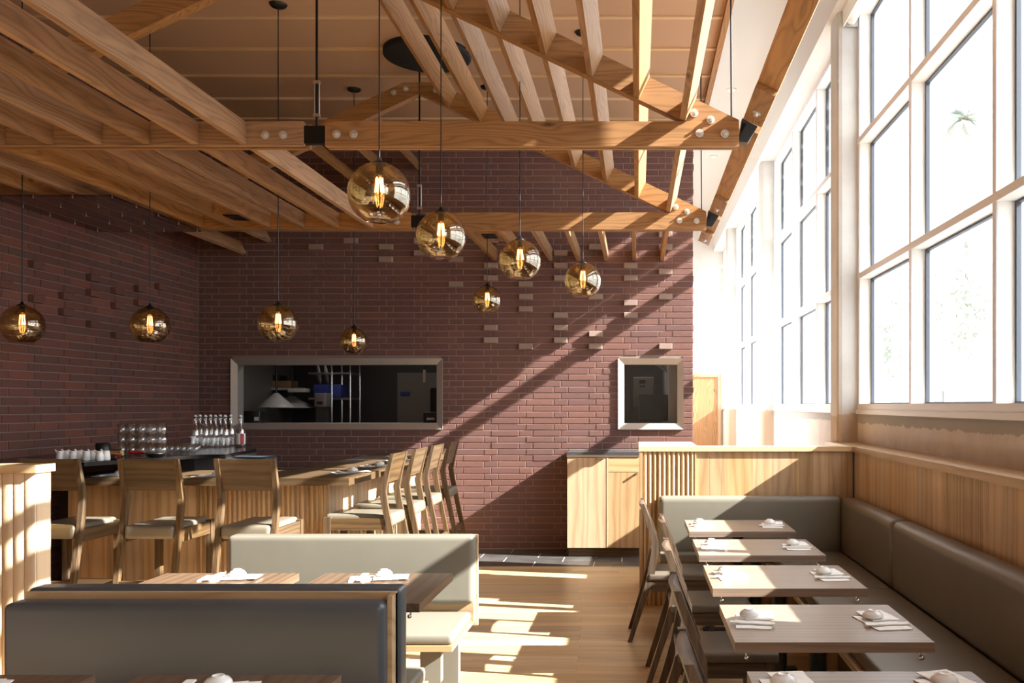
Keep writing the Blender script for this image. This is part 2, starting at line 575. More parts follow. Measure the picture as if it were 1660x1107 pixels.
def courses(u_h, S, H, rows, u0, u1):
    """yields (row, a, b, is_header, column) of a bond: stretcher, stretcher, header, headers shifted half a period"""
    per = 2 * S + H
    for r in range(rows):
        odd = r % 2
        hc = u_h - (per / 2 if odd else 0)
        kmin = int((u0 - hc) / per) - 2
        kmax = int((u1 - hc) / per) + 2
        for k in range(kmin, kmax + 1):
            c = hc + k * per
            column = round((u_h - c) / (per / 2))
            for a, b, hd in ((c - H / 2, c + H / 2, True), (c + H / 2, c + H / 2 + S, False), (c + H / 2 + S, c + H / 2 + 2 * S, False)):
                a2, b2 = max(a, u0), min(b, u1)
                if b2 - a2 > 0.035: yield r, a2, b2, hd, column

back = MB()
def wall_back_boxes():
    xs = [LX - 0.2, KX[0][0] , KX[0][1], KX[1][0], KX[1][1], EX - 0.01]
    y0, y1 = WY + 0.0042, WY + 0.20
    back.box(xs[0], xs[5], y0, y1, -0.1, 1.341)
    back.box(xs[0], xs[5], y0, y1, 2.135, 4.70)
    back.box(xs[0], xs[1], y0, y1, 1.341, 2.135)
    back.box(xs[2], xs[3], y0, y1, 1.341, 2.135)
    back.box(xs[4], xs[5], y0, y1, 1.341, 2.135)
wall_back_boxes()
wall_back = struct('wall_back', back, 'mortar')
PROJ = {(0, 50), (0, 44), (0, 40), (0, 32), (0, 48), (1, 45), (1, 43), (1, 39), (1, 37), (2, 48), (2, 40), (2, 34), (2, 32),
        (3, 47), (3, 45), (3, 43), (3, 37), (3, 35), (3, 33), (4, 42), (4, 40), (4, 38), (4, 32), (5, 49), (5, 45), (5, 43), (5, 35), (5, 33),
        (6, 46), (6, 42), (7, 49), (7, 47), (8, 48), (8, 46), (9, 49), (10, 48)}
brick_cache = {}
def brick_mesh(w, proud, depth, mat):
    key = (round(w, 3), proud, mat)
    if key not in brick_cache:
        mb = MB()
        h = PR / 2 - 0.0045
        e = 0.0035
        ww = w / 2 - 0.0045
        A = [(-ww, 0.02, -h), (ww, 0.02, -h), (ww, 0.02, h), (-ww, 0.02, h)]
        B = [(-ww, -proud + e, -h), (ww, -proud + e, -h), (ww, -proud + e, h), (-ww, -proud + e, h)]
        C = [(-ww + e, -proud, -h + e), (ww - e, -proud, -h + e), (ww - e, -proud, h - e), (-ww + e, -proud, h - e)]
        vs = A + B + C
        fs = [(0, 1, 5, 4), (1, 2, 6, 5), (2, 3, 7, 6), (3, 0, 4, 7), (4, 5, 9, 8), (5, 6, 10, 9), (6, 7, 11, 10), (7, 4, 8, 11), (8, 9, 10, 11)]
        mb.add(vs, fs)
        brick_cache[key] = mb.mesh('brick', mat)
    return brick_cache[key]
def put_bricks(wall, gen, place, hole, choose, proj, mats, rng, limit=300):
    rest = MB(); singles = 0; cand = []
    for r, a, b, hd, column in gen:
        z0 = Z0 + r * PR
        for p, q in clip(a, b, z0, z0 + PR, hole):
            cand.append((r, p, q, hd and (q - p) > 0.1, column))
    pj = [c for c in cand if c[3] and (c[4], c[0]) in proj]
    ch = [c for c in cand if not (c[3] and (c[4], c[0]) in proj)]
    ch.sort(key=choose)
    n = limit - len(pj)
    for c in pj + ch[:n]:
        r, p, q, hd, column = c
        is_p = hd and (column, r) in proj
        me = brick_mesh(q - p, 0.045 if is_p else 0.0, 0.02, mats[1] if is_p else mats[0])
        o = link('brick', me, wall)
        place(o, (p + q) / 2, Z0 + (r + 0.5) * PR, rng.uniform(-0.0022, 0.0018), rng.uniform(-0.003, 0.003))
    for r, p, q, hd, column in ch[n:]:
        me = brick_mesh(q - p, 0.0, 0.02, mats[0])
        rest_add(rest, me, place, (p + q) / 2, Z0 + (r + 0.5) * PR, rng.uniform(-0.0022, 0.0018))
    if rest.v:
        o = link('brickwork', rest.mesh('brickwork', mats[0]), wall); o['kind'] = 'stuff'
def rest_add(mb, me, place, u, z, d):
    m = place(None, u, z, d, 0)
    mb.add([m @ v.co for v in me.vertices], [tuple(p.vertices) for p in me.polygons])
def place_back(o, u, z, d, ry):
    if o is None: return Matrix.Translation((u, WY + d, z))
    o.location = (u, WY + d, z); o.rotation_euler = (0, ry, 0)
def place_left(o, u, z, d, ry):
    m = Matrix.Translation((LX + d, u, z)) @ Matrix.Rotation(PI / 2, 4, 'Z')
    if o is None: return m
    o.matrix_basis = m @ Matrix.Rotation(ry, 4, 'Y')
rng = random.Random(3)
put_bricks(wall_back, courses(0.317, 0.3125, 0.156, 67, LX, EX), place_back, KX,
           lambda c: (0 if (c[1] > -2.2 and c[0] < 44) else 1, -(c[2] - c[1]) // 0.1, abs(c[0] - 24)), PROJ, ('brick', 'header'), rng)
# rough bricked end of the wall
endw = MB()
for r in range(67):
    if r % 2: endw.box(EX - 0.03, EX + rng.uniform(-0.004, 0.006), WY + 0.012, WY + 0.20, Z0 + r * PR + 0.005, Z0 + (r + 1) * PR - 0.005)
    else: endw.box(EX - 0.03, EX - rng.uniform(0.002, 0.008), WY + 0.012, WY + 0.10, Z0 + r * PR + 0.005, Z0 + (r + 1) * PR - 0.005)
o = link('brick_end', endw.mesh('brick_end', 'brick'), wall_back); o['kind'] = 'stuff'

lw = MB().box(LX - 0.2, LX - 0.007, -3.2, WY + 0.2, -0.1, 4.75)
wall_left = struct('wall_left', lw, 'mortar_left')
PROJL = {(0, 40), (1, 39), (1, 37), (2, 38), (2, 36), (2, 32), (3, 39), (3, 37), (3, 33), (4, 36), (4, 34), (5, 39), (5, 35), (6, 36)}
put_bricks(wall_left, courses(9.10, 0.30, 0.15, 67, 3.4, WY), place_left, [],
           lambda c: (0 if (c[1] > 6.75 and 12 < c[0] < 46) else 1, c[1]), PROJL, ('brick_left', 'brick_left'), rng)

# ------------------------------------------------------------------ setting: other walls, ceiling
CZ = 4.687; CX = 0.726; HZ = 6.0; FX = 1.753; HEAD = 5.15
ceil = MB().box(LX - 0.2, CX, -3.2, WY + 0.2, CZ, CZ + 0.15)
ceiling = struct('ceiling', ceil, 'ceiling')
# joint strips between the ceiling panels, panels themselves as pieces
yb = 7.02 - 0.623 * 5
n = 0
while yb < WY:
    part(ceiling, 'batten', MB().box(LX, CX - 0.05, yb - 0.02, yb + 0.02, CZ - 0.014, CZ), 'cap')
    yb += 0.623
part(ceiling, 'edge_board', MB().box(CX - 0.05, CX, -3.0, WY, CZ - 0.05, CZ), 'fir_y')
high = MB().box(CX - 0.15, FX + 0.6, -3.2, 20.7, HZ, HZ + 0.15)
o = struct('ceiling_clerestory', high, 'white_wall')
struct('trim_1', MB().box(CX - 0.02, CX + 0.0, -3.2, WY + 0.2, CZ + 0.0, HZ), 'white_wall')
fas = MB()
fas.prism([(FX, HEAD), (WX + 0.26, HEAD), (WX + 0.26, HZ), (FX, HZ)], 'y', -3.2, 20.5)
struct('wall_upper_right', fas, 'white_wall')
struct('wall_right', MB().box(WX, WX + 0.30, -3.2, 20.5, -0.1, 1.535), 'dado')
struct('wall_far', MB().box(0.3, WX + 0.5, 20.5, 20.7, -0.1, HZ), 'white_wall')
struct('wall_passage', MB().box(0.36, 0.50, WY + 0.2, 20.5, -0.1, HZ), 'white_wall')
struct('wall_over_brick', MB().box(LX, CX - 0.02, WY + 0.2, WY + 0.3, 4.6, HZ), 'white_wall')
struct('wall_front', MB().box(LX - 0.2, WX + 0.5, -3.4, -3.2, -0.1, HZ), 'front_wall')
# door at the end of the passage
dr = link('door_1', MB().box(1.0, 1.86, 20.44, 20.47, 0.0, 2.26).mesh('door_1', 'fir_z')); dr['kind'] = 'structure'
fr = MB().box(1.86, 1.93, 20.42, 20.50, 0, 2.32).box(0.93, 1.0, 20.42, 20.50, 0, 2.32).box(1.0, 1.86, 20.42, 20.50, 2.26, 2.32)
part(dr, 'door_frame', fr, 'oak_z')
part(dr, 'door_handle', MB().tube([(1.08, 20.40, 1.02), (1.20, 20.40, 1.02)], 0.012).tube([(1.08, 20.44, 1.02), (1.08, 20.40, 1.02)], 0.012), 'steel')

# ------------------------------------------------------------------ setting: columns
names = ['trim_2', 'trim_3', 'trim_4', 'trim_5']
for nm, yn in zip(names, (2.82, 7.97, 12.87, 17.77)):
    r = 0.04; x0, x1, y0, y1 = 1.80, 2.12, yn, yn + 0.33
    poly = [(x0, y0 + r), (x0 + r * 0.3, y0 + r * 0.3), (x0 + r, y0), (x1, y0), (x1, y1), (x0 + r, y1), (x0 + r * 0.3, y1 - r * 0.3), (x0, y1 - r)]
    struct(nm, MB().prism(poly, 'z', 0.0, HEAD), 'concrete')

# ------------------------------------------------------------------ setting: windows
GX = 2.095
def window(idx, ya, yb, nb):
    w = link('window_%d' % idx, MB().box(WX - 0.02, GX + 0.06, ya, yb, 1.535, 1.575).mesh('window_%d' % idx, 'mullion'))
    w['kind'] = 'structure'
    ms = []
    ys = [ya + (yb - ya) * k / nb for k in range(nb + 1)]
    if idx == 1: ys[0] = 3.15; ya = 3.15
    zs = [1.60, 2.765, 3.975, 5.12]
    for k, yy in enumerate(ys):
        if k == 0: a, b = yy, yy + 0.05
        elif k == nb: a, b = yy - 0.05, yy
        else: a, b = yy - 0.025, yy + 0.025
        part(w, 'mullion', MB().box(WX + 0.004, GX + 0.05, a, b, 1.575, HEAD), 'white_paint')
        part(w, 'mullion_face', MB().box(WX, WX + 0.006, a, b, 1.575, HEAD), 'mullion')
    for z in zs:
        a, b = (z - 0.025, z + 0.025)
        if z == zs[0]: a, b = 1.575, 1.625
        if z == zs[-1]: a, b = 5.10, HEAD
        part(w, 'transom', MB().box(WX + 0.002, GX + 0.05, ya, yb, a, b), 'white_paint')
        part(w, 'transom_face', MB().box(WX - 0.004, WX + 0.003, ya, yb, a, b), 'mullion')
    for k in range(nb):
        for z0, z1 in ((1.625, 2.74), (2.79, 3.95), (4.0, 5.10)):
            a, b = ys[k] + (0.05 if k == 0 else 0.025), ys[k + 1] - (0.05 if k == nb - 1 else 0.025)
            p = part(w, 'pane', MB().box(GX, GX + 0.006, a, b, z0, z1), 'pane')
            g = MB()
            t = 0.024
            g.box(GX - 0.012, GX + 0.016, a, a + t, z0, z1).box(GX - 0.012, GX + 0.016, b - t, b, z0, z1)
            g.box(GX - 0.012, GX + 0.016, a + t, b - t, z0, z0 + t * 0.5).box(GX - 0.012, GX + 0.016, a + t, b - t, z1 - t * 0.6, z1)
            link('gasket', g.mesh('gasket', 'gasket'), p)
window(1, 3.40, 7.97, 3)
struct('wall_right_near', MB().box(WX, WX + 0.30, 1.3, 3.0, 1.535, HEAD + 0.1), 'white_wall')
window(5, -3.15, 1.3, 3)  # out-of-view window, added to fill the near end with light
window(2, 8.30, 12.87, 3)
window(3, 13.20, 17.77, 3)
window(4, 18.10, 20.45, 2)

rb = thing('roller_blind', 'rolled-up white blind in its housing over the nearest large window', 'blind', (1.9, 5.7, 5.0))
part(rb, 'housing', MB().box(1.84, 1.85, 3.42, 7.95, 4.995, 5.148).box(1.85, WX - 0.002, 3.42, 7.95, 5.135, 5.148), 'white_paint', True)
part(rb, 'roll', MB().tube([(1.915, 3.43, 5.06), (1.915, 7.94, 5.06)], 0.045, 16), 'porcelain', True)
part(rb, 'end_bracket', MB().box(1.85, WX - 0.002, 7.942, 7.95, 5.0, 5.134), 'steel', True)

# ------------------------------------------------------------------ roof trusses
T1, T2, T0 = 5.474, 8.07, 2.88
XR = EX; XP = -1.983         # right end and centre plate of a truss
BZ0, BZ1 = 3.211, 3.365
SL = 0.475                   # roof pitch
XK = 0.298
ZC = 3.38 - 0.0              # underside of the sloped chord at XK
ZC = 3.361
APX = ZC + (XK - XP) * SL
CV = 0.172                   # vertical depth of the sloped chord
def zc(x):                   # underside of the sloped chord
    return APX - abs(x - XP) * SL
def bolt_mb(x, y, z, r=0.026):
    mb = MB()
    mb.tube([(x, y, z), (x, y - 0.006, z)], r, 14, False)
    mb.tube([(x, y - 0.006, z), (x, y - 0.020, z)], r * 0.62, 6, False)
    mb.tube([(x, y - 0.020, z), (x, y - 0.034, z)], r * 0.32, 8, False)
    return mb
def truss(Y, label, full=True):
    t = thing('roof_truss', label, 'truss', (XP, Y, BZ0))
    th = 0.085
    ny = Y + 0.036
    def two(name, mk, mat):
        part(t, name, mk(Y, Y + 0.036), mat, True)
        part(t, name, mk(Y + 0.05, Y + th), mat, True)
    # bottom chord: two boards on the right side and two on the left side of the centre plate
    two('bottom_chord', lambda a, b: MB().box(XP + 0.058, XR, a, b, BZ0, BZ1), 'fir_x')
    part(t, 'bottom_chord', MB().box(LX + 0.002, XP - 0.075, Y, Y + 0.036, BZ0 + 0.006, BZ1), 'fir_x', True)
    part(t, 'bottom_chord', MB().box(LX + 0.002, XP - 0.055, Y + 0.05, Y + th, BZ0, BZ1), 'fir_x', True)
    # sloped chords, with a level cut at the ridge
    top = APX + 0.105
    xa = XP + (APX + CV - top) / SL
    xe = XK + (ZC - BZ1) / SL
    poly = [(XP + 0.004, APX), (xe, BZ1 + 0.001), (XR, BZ1 + 0.001), (XR, BZ1 + 0.02), (xa, top), (XP + 0.004, top)]
    poly[3] = (XR - 0.004, zc(XR) + CV)
    part(t, 'sloped_chord', MB().prism(poly, 'y', Y + 0.002, Y + th - 0.002), 'fir_x', True)
    xl = 2 * XP
    pl = [(xl - px, pz) for px, pz in poly][::-1]
    lim = LX + 0.002
    part(t, 'sloped_chord', MB().prism([(max(px, lim), pz) for px, pz in pl], 'y', Y + 0.002, Y + th - 0.002), 'fir_x', True)
    # centre plate and hanging rod with turnbuckle
    part(t, 'steel_plate', MB().box(XP - 0.075, XP + 0.058, Y + 0.008, Y + 0.05, BZ0 + 0.02, BZ1 - 0.025), 'black_steel', True)
    rod = part(t, 'tie_rod', MB().tube([(XP - 0.004, Y + 0.03, BZ1 - 0.03), (XP - 0.004, Y + 0.03, CZ)], 0.008, 8), 'black_steel', True)
    tb = MB()
    z0, z1 = BZ1 + 0.055, BZ1 + 0.24
    for sx in (-0.018, 0.010):
        tb.tube([(XP + sx, Y + 0.03, z0), (XP + sx, Y + 0.03, z1)], 0.005, 6)
    tb.box(XP - 0.024, XP + 0.016, Y + 0.018, Y + 0.042, z0 - 0.02, z0).box(XP - 0.024, XP + 0.016, Y + 0.018, Y + 0.042, z1, z1 + 0.02)
    part(t, 'turnbuckle', tb, 'steel', True, parent=rod)
    # bolts
    for bx, bz in ((XP + 0.13, 3.285), (XP + 0.235, 3.285), (XP - 0.20, 3.28), (XP - 0.31, 3.28),
                   (0.385, 3.29), (0.54, 3.287), (0.352, 3.415), (0.453, 3.373),
                   (XP - 0.12, APX + 0.045), (XP - 0.23, APX + 0.01), (XP + 0.15, APX + 0.03)):
        part(t, 'bolt', bolt_mb(bx, Y, bz), 'bolt', True)
    # right bracket to the eaves beam, and the rod from the ceiling at the right end
    br = MB().hexa([(XR - 0.002, Y + 0.004, BZ0 + 0.03), (XR + 0.055, Y + 0.004, BZ0 + 0.025), (XR + 0.055, Y + 0.07, BZ0 + 0.025), (XR - 0.002, Y + 0.07, BZ0 + 0.03),
                    (XR + 0.02, Y + 0.004, BZ1 + 0.02), (XR + 0.115, Y + 0.004, BZ1 - 0.03), (XR + 0.115, Y + 0.07, BZ1 - 0.03), (XR + 0.02, Y + 0.07, BZ1 + 0.02)])
    part(t, 'eaves_bracket', br, 'black_steel', True)
    part(t, 'hanger_rod', MB().tube([(XR - 0.035, Y + 0.1, BZ0 + 0.1), (XR - 0.04, Y + 0.1, BZ1 + 0.8), (XR - 0.042, Y + 0.1, CZ)], 0.006, 8), 'black_steel', True)
    return t
truss(T1, 'timber roof truss nearest the camera, above the amber globe lamps', True)
truss(T2, 'timber roof truss farther back, next to the brick wall', True)
truss(T0, 'timber roof truss overhead, only its sloping chord reaching the frame')

# eaves beam along the window side, segment by segment
ex0, ez0, ex1, ez1 = XR + 0.022, BZ1 + 0.005, XR + 0.135, BZ1 - 0.049
nx, nz = (ez0 - ez1), (ex1 - ex0)
ln = math.hypot(nx, nz); nx, nz = nx / ln * 0.15, nz / ln * 0.15
eb = thing('eaves_beam', 'long sloped timber beam between truss ends and white clerestory', 'beam', (XR + 0.1, 3.0, BZ1))
for a, b in ((0.3, T0 - 0.03), (T0 + 0.11, T1 - 0.03), (T1 + 0.11, T2 - 0.03), (T2 + 0.11, WY - 0.45)):
    mk = lambda y0, y1, lift: MB().hexa([(ex0 + nx * lift, y0, ez0 + nz * lift), (ex1 + nx * lift, y0, ez1 + nz * lift), (ex1 + nx * lift, y1, ez1 + nz * lift), (ex0 + nx * lift, y1, ez0 + nz * lift),
                                  (ex0 + nx, y0, ez0 + nz), (ex1 + nx, y0, ez1 + nz), (ex1 + nx, y1, ez1 + nz), (ex0 + nx, y1, ez0 + nz)])
    part(eb, 'beam_segment', mk(a, b, 0.22), 'fir_y', True)
    for y0, y1 in ((a, a + 0.30), (b - 0.55, b)):
        s_ = MB()
        c0 = (ex0 + nx * 0.22, ez0 + nz * 0.22); c1 = (ex1 + nx * 0.22, ez1 + nz * 0.22)
        s_.hexa([(ex0, y0, ez0), (ex1, y0, ez1), (ex1, y1, ez1), (ex0, y1, ez0), (c0[0], y0, c0[1]), (c1[0], y0, c1[1]), (c1[0], y1, c1[1]), (c0[0], y1, c0[1])])
        bl = part(eb, 'end_block', s_, 'fir_y', True)
        ym = (y0 + y1) / 2 + (0.08 if y0 != a else -0.05)
        cx_, cz_ = (ex0 + ex1) / 2, (ez0 + ez1) / 2
        dx, dz = -nx / 0.15, -nz / 0.15
        bm_ = MB().tube([(cx_, ym, cz_), (cx_ + dx * 0.006, ym, cz_ + dz * 0.006)], 0.026, 14, False)
        bm_.tube([(cx_ + dx * 0.006, ym, cz_ + dz * 0.006), (cx_ + dx * 0.022, ym, cz_ + dz * 0.022)], 0.016, 6, False)
        part(eb, 'bolt', bm_, 'bolt', True, parent=bl)

# joists ------------------------------------------------------------
JT = 0.040
def flat_joists(name, label, y0, y1, xs0, xs1, loc):
    """xs0: right lower edge of each joist at y0, xs1 at y1"""
    t = thing(name, label, 'joists', loc)
    for xa, xb in zip(xs0, xs1):
        z0, z1 = BZ0 + 0.012, BZ1 - 0.006
        mb = MB().hexa([(xa - JT, y0, z0), (xa, y0, z0), (xb, y1, z0), (xb - JT, y1, z0), (xa - JT, y0, z1), (xa, y0, z1), (xb, y1, z1), (xb - JT, y1, z1)])
        part(t, 'joist', mb, 'fir_y', True)
    return t
xa = [-2.41 - 0.297 * k for k in range(9)]
flat_joists('joist_row', 'level timber joists at upper left, in front of the nearest truss', 0.4, T1 - 0.001, xa, xa, (-3.5, 3, BZ0))
xb = [-2.40 - 0.309 * k for k in range(9)]
flat_joists('joist_row', 'level timber joists over the bar, between the two trusses', T1 + 0.087, T2 - 0.001, xb, xb, (-3.5, 6.8, BZ0))
xc = [0.297 - 0.311 * k for k in range(7)]
flat_joists('joist_row', 'short level joists ending at the brick wall, under the far truss', T2 + 0.087, WY - 0.0, xc, xc, (-0.6, 9.0, BZ0))
# sloped joists stand square to the roof slope
ux, uz = 1 / math.hypot(1, SL), -SL / math.hypot(1, SL)     # down the right slope
def sloped(label, y0, y1, xs, side, loc):
    t = thing('joist_row', label, 'joists', loc)
    D = 0.150
    for x in xs:
        x_lo = x; z_lo = zc(x)
        if side > 0: d = (ux, uz); nn = (-uz, ux)
        else: d = (-ux, uz); nn = (uz, ux)
        p = [(x_lo, z_lo + 0.004), (x_lo - d[0] * JT, z_lo - d[1] * JT + 0.004)]
        q = [(a + nn[0] * D, b + nn[1] * D) for a, b in p]
        mb = MB().hexa([(p[1][0], y0, p[1][1]), (p[0][0], y0, p[0][1]), (p[0][0], y1, p[0][1]), (p[1][0], y1, p[1][1]),
                        (q[1][0], y0, q[1][1]), (q[0][0], y0, q[0][1]), (q[0][0], y1, q[0][1]), (q[1][0], y1, q[1][1])])
        part(t, 'joist', mb, 'fir_y', True)
    return t
xs = [XK - 0.2865 * k for k in range(8)]
sloped('sloping fan of timber joists between the two trusses, right of the ridge', T1 + 0.087, T2 - 0.001, xs, 1, (-0.7, 6.8, 3.8))
sloped('sloping timber joists at top centre, in front of the nearest truss', T0 + 0.087, T1 - 0.001, xs, 1, (-0.7, 4.2, 3.8))
sloped('dark sloping joists behind the far truss, left of the ridge', T2 + 0.087, WY - 0.0, [-2.443 - 0.281 * k for k in range(8)], -1, (-3.4, 9.0, 3.8))

# small outlet boxes between the joists
for (px, py, Yv, w, lb) in ((782, 382, 8.58, 0.13, 'small black outlet plate under the far joists, above the globe row'),
                            (383, 359, 7.72, 0.16, 'small black outlet plate under the joists over the bar')):
    X = -1.4335 if px > 500 else -3.50; Zt = BZ0 + 0.05
    t = thing('outlet_box', lb, 'outlet', (X, Yv, Zt))
    part(t, 'wood_block', MB().box(-0.135, 0.13, -0.1, 0.35, 0.0, 0.10), 'fir_y')
    part(t, 'plate', MB().box(-w / 2, w / 2, -0.05, 0.16, -0.010, -0.0005), 'black')

# glass canopy panel hung under the joists at the left
cp = thing('glass_canopy', 'dark see-through glass panel with dotted studs under joists at left', 'glass panel', (-4.43, 7.37, 3.19))
part(cp, 'glass_sheet', MB().box(LX + 0.004, -3.96, 6.69, 8.06, 3.185, 3.200), 'canopy_glass', True)
for ix in range(4):
    for iy in range(5):
        X = -3.975 - ix * 0.30; Yv = 6.72 + iy * 0.325
        part(cp, 'stud', MB().tube([(X, Yv, 3.182), (X, Yv, 3.206)], 0.005, 8), 'steel', True)

# ceiling discs
def disc(name, lb, x, y, z, r, mat='black_matte', h=0.05):
    solo(name, MB().lathe([(0.0, 0.0), (r * 0.93, 0.0), (r, 0.012), (r, h), (0.0, h)], n=40), mat, lb, 'ceiling disc', (x, y, z - h))
disc('ceiling_speaker', 'large flat black disc on the wooden ceiling', -1.83, 7.74, CZ, 0.375)
for (px, py) in ((1185, 145), (1157, 253)):
    Yv = FPX * (HZ - CZ + CZ - CAMZ) / (656 - py)
    X = (px - 1033) * Yv / FPX
    nm = 'nearer' if py < 200 else 'farther'
    solo('sprinkler', MB().lathe([(0.0, -0.02), (0.03, -0.02), (0.06, 0.0), (0.075, 0.012), (0.0, 0.012)], n=20), 'white_paint',
         '%s small white sprinkler rosette on the white clerestory ceiling' % nm, 'sprinkler', (X, Yv, HZ - 0.013))

# ------------------------------------------------------------------ pendant lamps
def globe_lamp(label, px, py, rpx, R, cord_to=CZ):
    Yv = R * FPX / rpx
    X = (px - 1033) * Yv / FPX
    Z = CAMZ + (656 - py) * Yv / FPX
    t = thing('pendant_lamp', label, 'pendant lamp', (X, Yv, Z))
    prof = []
    a0, a1 = 14, 152
    for k in range(25):
        a = math.radians(a0 + (a1 - a0) * k / 24)
        prof.append((R * math.sin(a), R * math.cos(a)))
    zb = prof[-1][1]
    prof += [(prof[-1][0] * 0.55, zb - 0.002 + R * 0.03), (0.001, zb + R * 0.05)]
    g = MB().lathe(prof, n=48)
    g.lathe([(r * 0.965, z * 0.965) for r, z in prof[:25]], n=48)
    part(t, 'glass_globe', g, 'globe')
    zt = R * math.cos(math.radians(14))
    rt = R * math.sin(math.radians(14))
    c = MB().lathe([(0.001, zt + 0.030), (0.010, zt + 0.030), (0.014, zt + 0.012), (rt * 1.0, zt + 0.004), (rt * 1.05, zt - 0.004), (0.018, zt - 0.004), (0.018, zt - 0.05), (0.001, zt - 0.05)], n=24)
    part(t, 'socket_cap', c, 'black_steel')
    part(t, 'cord', MB().tube([(0, 0, zt + 0.028), (0, 0, cord_to - Z)], 0.0038, 6), 'black')
    part(t, 'canopy', MB().lathe([(0.001, -0.02), (0.055, -0.018), (0.068, 0.0)], (0, 0, cord_to - Z), 24), 'black')
    bz = zt - 0.05
    s = R / 0.145
    bp = [(0.012, 0.0), (0.016, -0.008), (0.026, -0.03), (0.032, -0.055), (0.033, -0.078), (0.026, -0.100), (0.012, -0.113), (0.001, -0.116)]
    b = part(t, 'bulb', MB().lathe([(r * s, z * s) for r, z in bp], (0, 0, bz), 20), 'bulb_glass')
    f = MB()
    for k in range(6):
        a = k * PI / 3
        f.tube([(0.014 * s * math.cos(a), 0.014 * s * math.sin(a), bz - 0.018 * s), (0.020 * s * math.cos(a + 0.15), 0.020 * s * math.sin(a + 0.15), bz - 0.088 * s)], 0.0030 * s, 6)
    part(t, 'filament', f, 'filament', parent=b)
    return t
globe_lamp('largest amber glass globe lamp, nearest the camera in the descending row', 615, 314, 50, 0.150)
globe_lamp('second largest amber globe lamp, in front of the far truss end plate', 715, 383, 40, 0.150)
globe_lamp('third amber globe lamp of the row, between the second and the fourth', 843, 422, 34, 0.150)
globe_lamp('rightmost amber globe lamp, in front of the streaks of sun on brick', 945, 455, 29.5, 0.150)
globe_lamp('lowest small amber globe lamp right of centre, below the third one', 790, 487, 24.0, 0.143)
globe_lamp('leftmost amber globe lamp, against the side brick wall', 36, 527, 32.5, 0.147)
globe_lamp('second amber globe lamp from the left, above the stacked tumblers', 243, 528, 30.5, 0.147)
globe_lamp('amber globe lamp above the left part of the kitchen pass', 451, 525, 31.5, 0.149)
globe_lamp('smallest amber globe lamp, just over the middle of the kitchen pass', 574, 553, 22.5, 0.135)

# ------------------------------------------------------------------ kitchen behind the openings
def frame_window(name, lb, x0, x1, z0, z1, w):
    t = thing(name, lb, 'window frame', ((x0 + x1) / 2, WY, z0))
    yo, yi = WY - 0.022, WY + 0.03
    def side(pts_o, pts_i):
        # outer edge on the wall, inner edge set back: mitred bevelled member
        (a, b), (c, d) = pts_o, pts_i
        return MB().hexa([(a[0], yo, a[1]), (b[0], yo, b[1]), (b[0], WY + 0.15, b[1]), (a[0], WY + 0.15, a[1]),
                          (c[0], yi - 0.03, c[1]), (d[0], yi - 0.03, d[1]), (d[0], WY + 0.15, d[1]), (c[0], WY + 0.15, c[1])])
    o = [(x0, z0), (x1, z0), (x1, z1), (x0, z1)]
    i_ = [(x0 + w, z0 + w), (x1 - w, z0 + w), (x1 - w, z1 - w), (x0 + w, z1 - w)]
    for k in range(4):
        part(t, 'frame_member', side((o[k], o[(k + 1) % 4]), (i_[k], i_[(k + 1) % 4])), 'frame_steel', True)
    return t
ft = frame_window('pass_frame', 'wide brushed steel frame around the kitchen pass in brick wall', *KX[0], 0.070)
ft = frame_window('pass_frame', 'small square brushed steel frame at the right of the brick wall', *KX[1], 0.068)
part(ft, 'glass_pane', MB().box(KX[1][0] + 0.05, KX[1][1] - 0.05, WY + 0.06, WY + 0.066, KX[1][2] + 0.05, KX[1][3] - 0.05), 'dark_pane', True)
struct('floor_kitchen', MB().box(LX, 0.36, WY + 0.2, 12.6, -0.1, 0.0), 'kitchen_floor')
struct('wall_kitchen_back', MB().box(LX, 0.36, 12.6, 12.7, 0, 2.7), 'kitchen_dark')
struct('wall_kitchen_left', MB().box(LX - 0.1, LX, WY + 0.2, 12.7, 0, 2.7), 'kitchen_wall')
struct('ceiling_kitchen', MB().box(LX, 0.36, WY + 0.2, 12.7, 2.7, 2.8), 'kitchen_dark')
struct('wall_kitchen_middle', MB().box(-1.75, -1.65, WY + 0.2, 12.6, 0, 2.7), 'kitchen_dark')
def kp(px, Yv): return (px - 1033) * Yv / FPX
def kz(py, Yv): return CAMZ + (656 - py) * Yv / FPX
def kbox(name, lb, cat, px0, px1, py0, py1, Yv, d, mat, extra=None):
    x0, x1, z0, z1 = kp(px0, Yv), kp(px1, Yv), kz(py1, Yv), kz(py0, Yv)
    t = thing(name, lb, cat, ((x0 + x1) / 2, Yv, z0))
    W, H = (x1 - x0) / 2, z1 - z0
    part(t, 'body', MB().rbox(-W, W, 0, d, 0, H, min(0.012, H * 0.2), 2), mat)
    if extra: extra(t, W, H)
    return t
for kx in (-3.3, -0.2):  # fill lamps added to brighten the kitchen, not fixtures of the room
    L = bpy.data.lights.new('kitchen_fill_light', 'AREA'); L.shape = 'RECTANGLE'; L.size = 1.2; L.size_y = 0.3; L.energy = 9.0
    L.color = (1.0, 0.93, 0.85)
    o = bpy.data.objects.new('kitchen_fill_light', L); o.location = (kx, 11.0, 2.66); col.objects.link(o)
